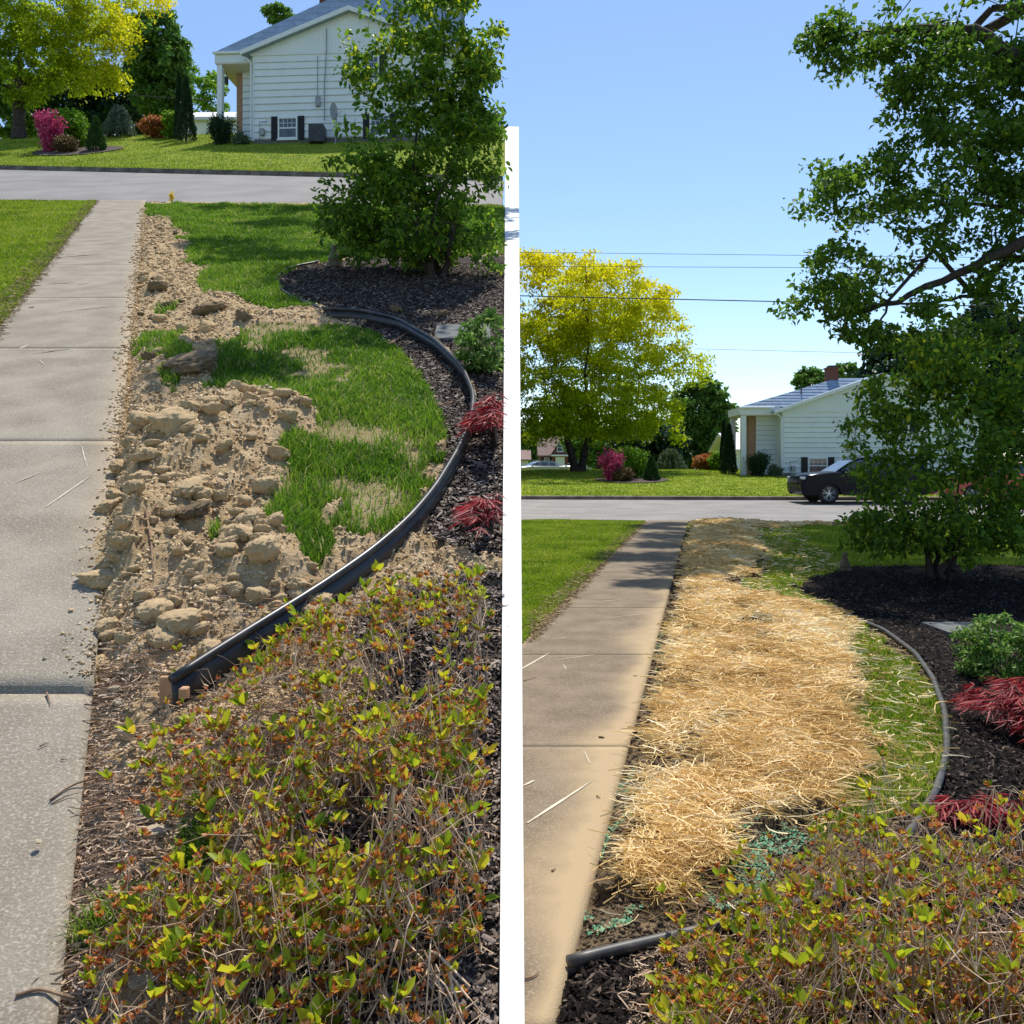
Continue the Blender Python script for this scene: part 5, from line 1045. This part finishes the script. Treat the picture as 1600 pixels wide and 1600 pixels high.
# ------------------------------------------------------------------ vehicles (nose towards -x)
def car(label, base, rz, mp, cat='car', name='parked_car', s=1., full=True, group=None, low=0):
    rt = thing(name, label, cat, base, rz, scale=(s, s, s), group=group)
    ax = (.98, 3.72); R = .41; Lc = 4.72
    prof = [(.10, .30), (.02, .42), (.0, .62), (.02, .84), (.07, .97), (.20, 1.04), (.70, 1.10), (1.28, 1.15), (4.58, 1.13), (4.70, 1.02), (4.72, .62), (4.66, .40), (4.45, .30)]
    for c in reversed(ax):
        for k in range(0, 11): a = math.pi*k/10; prof.append((c+R*math.cos(a), .30+.02+R*math.sin(a)))
    st = [(-.93, .05), (-.90, .02), (-.80, 0), (0, -.012), (.80, 0), (.90, .02), (.93, .05)]; n = len(prof); vs = []
    for y, ins in st:
        for x, z in prof: k = 1-ins*.25; vs.append((Lc/2+(x-Lc/2)*(1-ins*.35 - (.035 if abs(y) > .85 else 0)*(abs(x-Lc/2) > 2)), y, z-(ins*.9 if z > .85 else 0)))
    fs = [tuple(range(n-1, -1, -1)), tuple(range((len(st)-1)*n, len(st)*n))]+[(i*n+j, i*n+(j+1) % n, (i+1)*n+(j+1) % n, (i+1)*n+j) for i in range(len(st)-1) for j in range(n)]
    MB().add(vs, fs).build('body', mp, rt, autos=True)
    gh = [(1.16, 1.06), (1.90, 1.52), (2.10, 1.62), (2.6, 1.68), (3.9, 1.66), (4.34, 1.58), (4.60, 1.10)]; n = len(gh); vs = []
    for y, t in ((-1, 1), (1, 1)):
        for x, z in gh: q = .86-(z-1.06)*.40; vs.append((x, y*q, z-low*(z > 1.2)))
    fs = [tuple(range(n)), tuple(range(2*n-1, n-1, -1))]+[(i, i+n, i+n+1, i+1) for i in range(n-1)]
    MB().add(vs, fs).build('cabin', mp, rt, autos=True)
    def sidewin(pts):
        for sg_ in (-1, 1):
            v = [(x, sg_*(.86-(z-1.06)*.40+.006), z-low*(z > 1.2)) for x, z in pts]; m_ = MB(); m_.add(v, [tuple(range(len(v))) if sg_ < 0 else tuple(range(len(v)-1, -1, -1))]); m_.build('side_window', m_glass, rt)
    sidewin([(1.42, 1.16), (2.42, 1.14), (2.42, 1.58), (2.12, 1.56), (1.94, 1.47)]); sidewin([(2.52, 1.14), (3.40, 1.15), (3.40, 1.59), (2.52, 1.60)]); sidewin([(3.50, 1.15), (4.26, 1.16), (4.14, 1.53), (3.50, 1.58)])
    v = []
    for (x, z) in ((1.25, 1.13), (1.90, 1.535)):
        q = .80-(z-1.06)*.40
        for y in (-q, q): v.append((x-.008, y, z+.012-low*(z > 1.2)))
    MB().add(v, [(0, 2, 3, 1)]).build('windscreen', m_glass, rt)
    for sg_ in (-1, 1):
        MB().box(1.42, 1.60, min(sg_*.88, sg_*1.04), max(sg_*.88, sg_*1.04), 1.08, 1.22, bev=.03).build('mirror', mp, rt)
        m_ = MB(); y0, y1 = sorted((sg_*.60, sg_*.895)); m_.box(.03, .40, y0, y1, .86, .96, bev=.02); m_.build('headlight', m_lamp, rt)
        m_ = MB(); y0, y1 = sorted((sg_*.925, sg_*.945))
        m_.box(1.5, 3.2, y0, y1, .30, .42, bev=.01); m_.build('sill_trim', m_plast, rt)
        for x in (2.25, 3.22):
            y0, y1 = sorted((sg_*.905, sg_*.945)); MB().box(x, x+.2, y0, y1, .93, .965, bev=.01).build('door_handle', mp, rt)
        if full:
            MB().tube([(2.1, sg_*.56, 1.66), (2.3, sg_*.56, 1.73), (4.0, sg_*.56, 1.71), (4.15, sg_*.56, 1.64)], .018, 6).build('roof_rail', m_metal, rt)
        for c in ax:
            w_ = thing('wheel', None, None, (c, sg_*.80, .36)); w_.parent = rt
            tp = []
            prof2 = [(.24, -.11), (.335, -.115), (.36, -.08), (.362, .08), (.335, .115), (.24, .11)]; N = 28; vs = []
            for k in range(N):
                a = 2*math.pi*k/N
                for r, y in prof2: vs.append((r*math.cos(a), y, r*math.sin(a)))
            q = len(prof2); MB().add(vs, [(k*q+j, k*q+(j+1) % q, ((k+1) % N)*q+(j+1) % q, ((k+1) % N)*q+j) for k in range(N) for j in range(q)]).build('tyre', m_rubber, w_, True)
            m_ = MB(); yo = sg_*.085
            m_.tube([(0, yo-.02, 0), (0, yo+.02, 0)], .055, 12)
            for k in range(5):
                for dd in (-.16, .16):
                    a = 2*math.pi*k/5+.3+dd; b0 = np.array([.04*math.cos(a), yo, .04*math.sin(a)]); b1 = np.array([.245*math.cos(a+dd*.3), yo+sg_*.01, .245*math.sin(a+dd*.3)]); m_.tube([b0, b1], [.02, .014], 5)
            ring = [(.243*math.cos(2*math.pi*k/24), yo+sg_*.01, .243*math.sin(2*math.pi*k/24)) for k in range(25)]; m_.tube(ring, .012, 5, cap=False); m_.build('rim', m_rim, w_)
            MB().tube([(0, yo-sg_*.08, 0), (0, yo-sg_*.06, 0)], .24, 20).build('brake_disc', m_dmetal, w_)
    m_ = MB(); m_.box(-.012, .05, -.55, .55, .42, .62, bev=.02); m_.box(-.006, .05, -.40, .40, .70, .80, bev=.02); m_.build('grille', m_plast, rt)
    MB().box(4.66, 4.74, -.3, .3, .7, .8).build('number_plate', m_soffit, rt)
    return rt
def on(px, D, zf): x = (px-800)/1400*D; return (x, D, float(zf(x, D)))
D = 31.9+.93
car('black suv parked on the far side of the right road behind the shrub', on(1240, D, zR), 0, m_paint, 'suv', 'parked_suv', 1.0)
car('red car parked behind the tall shrub at the right', on(1462, D+.1, zR), R_(0), m_paintr, 'car', 'parked_car', .93, low=.1)
car('white car on the drive beyond the crest of the right lawn', (on(1066, 62, zR)[0], 62, .25), R_(8), m_paintw, 'car', 'parked_car', .82, low=.05)
car('white car just showing over the crest of the left lawn', (on(200, 47, zL)[0], 47, 17.75), R_(150), m_paintw, 'car', 'parked_car', .9)
bpy.data.objects[-1] if False else None
car('silver car in front of the brick cottage', (on(866, 112, zR)[0], 112, .2), 0, m_paints, 'car', 'parked_car', .95, low=.05)
car('grey car at the far left beside the white garage', (on(806, 90, zR)[0], 90, .25), R_(20), m_paints, 'car', 'parked_car', .95, low=.05)

# ------------------------------------------------------------------ cables
def cable(label, a, b, D, r, sag=0):
    q = []
    for i in range(25): t = i/24; p = np.array(P(a[0]+(b[0]-a[0])*t, a[1]+(b[1]-a[1])*t, D)); p[2] -= sag*4*t*(1-t); q.append(p)
    mb = MB(); mb.tube(q, r, 6); tag(mb.build('utility_cable', m_wire, None, True), label, 'cable', 'overhead cables')
cable('topmost thin overhead cable crossing the right sky', (806, 394), (1700, 404), 32, .008, .0); cable('second overhead cable just under the topmost one', (806, 416), (1700, 420), 32.5, .009, 0)
cable('thickest overhead cable crossing the golden tree', (806, 462), (1700, 482), 31, .019, 0); cable('faint low overhead cable above the house roof', (1085, 545), (1700, 560), 60, .012, 0)
cable('thin cable in front of the far maple on the left', (200, 148), (330, 158), 45, .02, 0)

# ------------------------------------------------------------------ small things
def twig(label, pts, zf, r, m=m_stemd, GF=GL, nm='twig'):
    q = [];
    for px, py in pts: g = GF(px, py, .02); q.append((g[0], g[1], float(zf(np.array([g[0]]), np.array([g[1]]))[0])+.003+random.random()*.004))
    q = resample(q, 3*len(q)); mb = MB(); mb.tube(q, list(np.linspace(r, r*.4, len(q))), 6); return tag(mb.build(nm, m, None, True), label, 'twig')
zLs = lambda a, b: np.maximum(zL(a, b)+.02-.018*(b < 2.86), np.where(a > rightL(b), hL(a, b), -9))
tw = [('dark forked twig lying across the sidewalk edge', [(78, 1247), (100, 1228), (125, 1215), (170, 1205), (245, 1200)], .003), ('thin dark twig just under the forked one', [(80, 1249), (105, 1238), (124, 1234)], .002),
      ('long crooked branch across the bottom of the grey sidewalk', [(25, 1548), (60, 1538), (95, 1550), (120, 1556), (160, 1560), (200, 1575)], .004), ('pale upright root sticking out of the dug heap', [(228, 862), (236, 895), (240, 935)], .005),
      ('thin root beside the pale upright root', [(232, 868), (245, 850), (258, 835)], .003), ('short broken stick on the near side of the joint', [(73, 1076), (79, 1097)], .003), ('tiny stick on the grey sidewalk above the joint', [(121, 1055), (130, 1055)], .002),
      ('short brown stick lying on the sidewalk below the joint', [(62, 1160), (76, 1155)], .0025), ('small stick on the sidewalk near the forked twig', [(95, 1182), (104, 1181)], .002)]
for lb, pts, r in tw: twig(lb, pts, zLs, r)
twig('reddish stick lying in the mulch inside the edging curve', [(605, 537), (640, 515)], hL, .012, m_wood, nm='stick'); twig('bent brown root inside the edging near the red maple', [(680, 630), (710, 622), (735, 614)], hL, .008, m_wood, nm='stick')
zRs = lambda a, b: zR(a, b)+.022
for lb, pts in [('dark curled leaf scrap on the brown sidewalk by the wall', [(818, 1065), (838, 1060)]), ('tiny dark scrap on the brown sidewalk below the leaf', [(990, 1057), (996, 1057)]), ('dark twig scrap in the middle of the brown sidewalk', [(932, 1246), (938, 1249)]), ('short twig on the sandy side of the brown sidewalk', [(862, 1363), (868, 1361)]), ('curved twig at the bottom of the brown sidewalk', [(818, 1533), (832, 1530), (842, 1524)])]:
    twig(lb, pts, zRs, .004, GF=GR)
# yellow flower tuft and small red blossoms
g = GL(268, 316); rt = thing('yellow_flower', 'small bright yellow flower spike at the far corner of the dug strip', 'flower', (g[0], g[1], g[2]))
segmesh('stem', [((0, 0, 0), (0, 0, .12), .006, .004)], m_grassd, rt, 4); leaves('petals', np.array([0, 0, .14])+RNG.normal(size=(90, 3))*np.array([.02, .02, .05]), .06, .5, m_yflow, rt)
for px, py, lb in [(365, 823, 'small red fallen blossom beside the upper grass tuft of the heap'), (350, 868, 'small red fallen blossom just above the grass tuft')]:
    g = GL(px, py, .03); rt = thing('red_blossom', lb, 'flower', (g[0], g[1], float(hL(np.array([g[0]]), np.array([g[1]]))[0])+.01)); leaves('petals', RNG.normal(size=(16, 3))*.004, .016, .6, m_red, rt)
# flat slate and small statue
for (px, py, gf, zf, lb) in [(1500, 985, GR, hR, 'flat grey paving slab half sunk in the black mulch'), (725, 520, GL, hL, 'flat grey paving slab in the shaded mulch beside the white wall')]:
    g = gf(px, py); z = float(zf(np.array([g[0]]), np.array([g[1]]))[0]); sl = .374 if gf is GL else 0; mb = MB()
    mb.slab([(g[0]-.24, g[1]-.28, z+.03-sl*.28), (g[0]+.24, g[1]-.25, z+.03-sl*.25), (g[0]+.22, g[1]+.28, z+.03+sl*.28), (g[0]-.26, g[1]+.25, z+.03+sl*.25)], .05); tag(mb.build('paving_slab', m_slate), lb, 'paving slab')
for (px, py, gf, lb) in [(1320, 893, GR, 'small weathered stone ornament at the tip of the black mulch bed'), (522, 416, GL, 'small dark stone ornament at the tip of the shaded mulch bed')]:
    g = gf(px, py); rt = thing('garden_ornament', lb, 'ornament', g); mb = MB()
    mb.tube([(0, 0, -.02), (0, 0, .05), (0, 0, .055)], [.10, .095, .07], 12); mb.build('plinth', m_statue, rt)
    mb = MB(); mb.tube([(0, 0, .05), (0, 0, .10), (0, 0, .16), (0, 0, .20), (0, 0, .215), (0, 0, .24), (0, 0, .27), (0, 0, .285)], [.07, .075, .055, .04, .03, .042, .035, .005], 12); mb.build('figure', m_statue, rt, True)
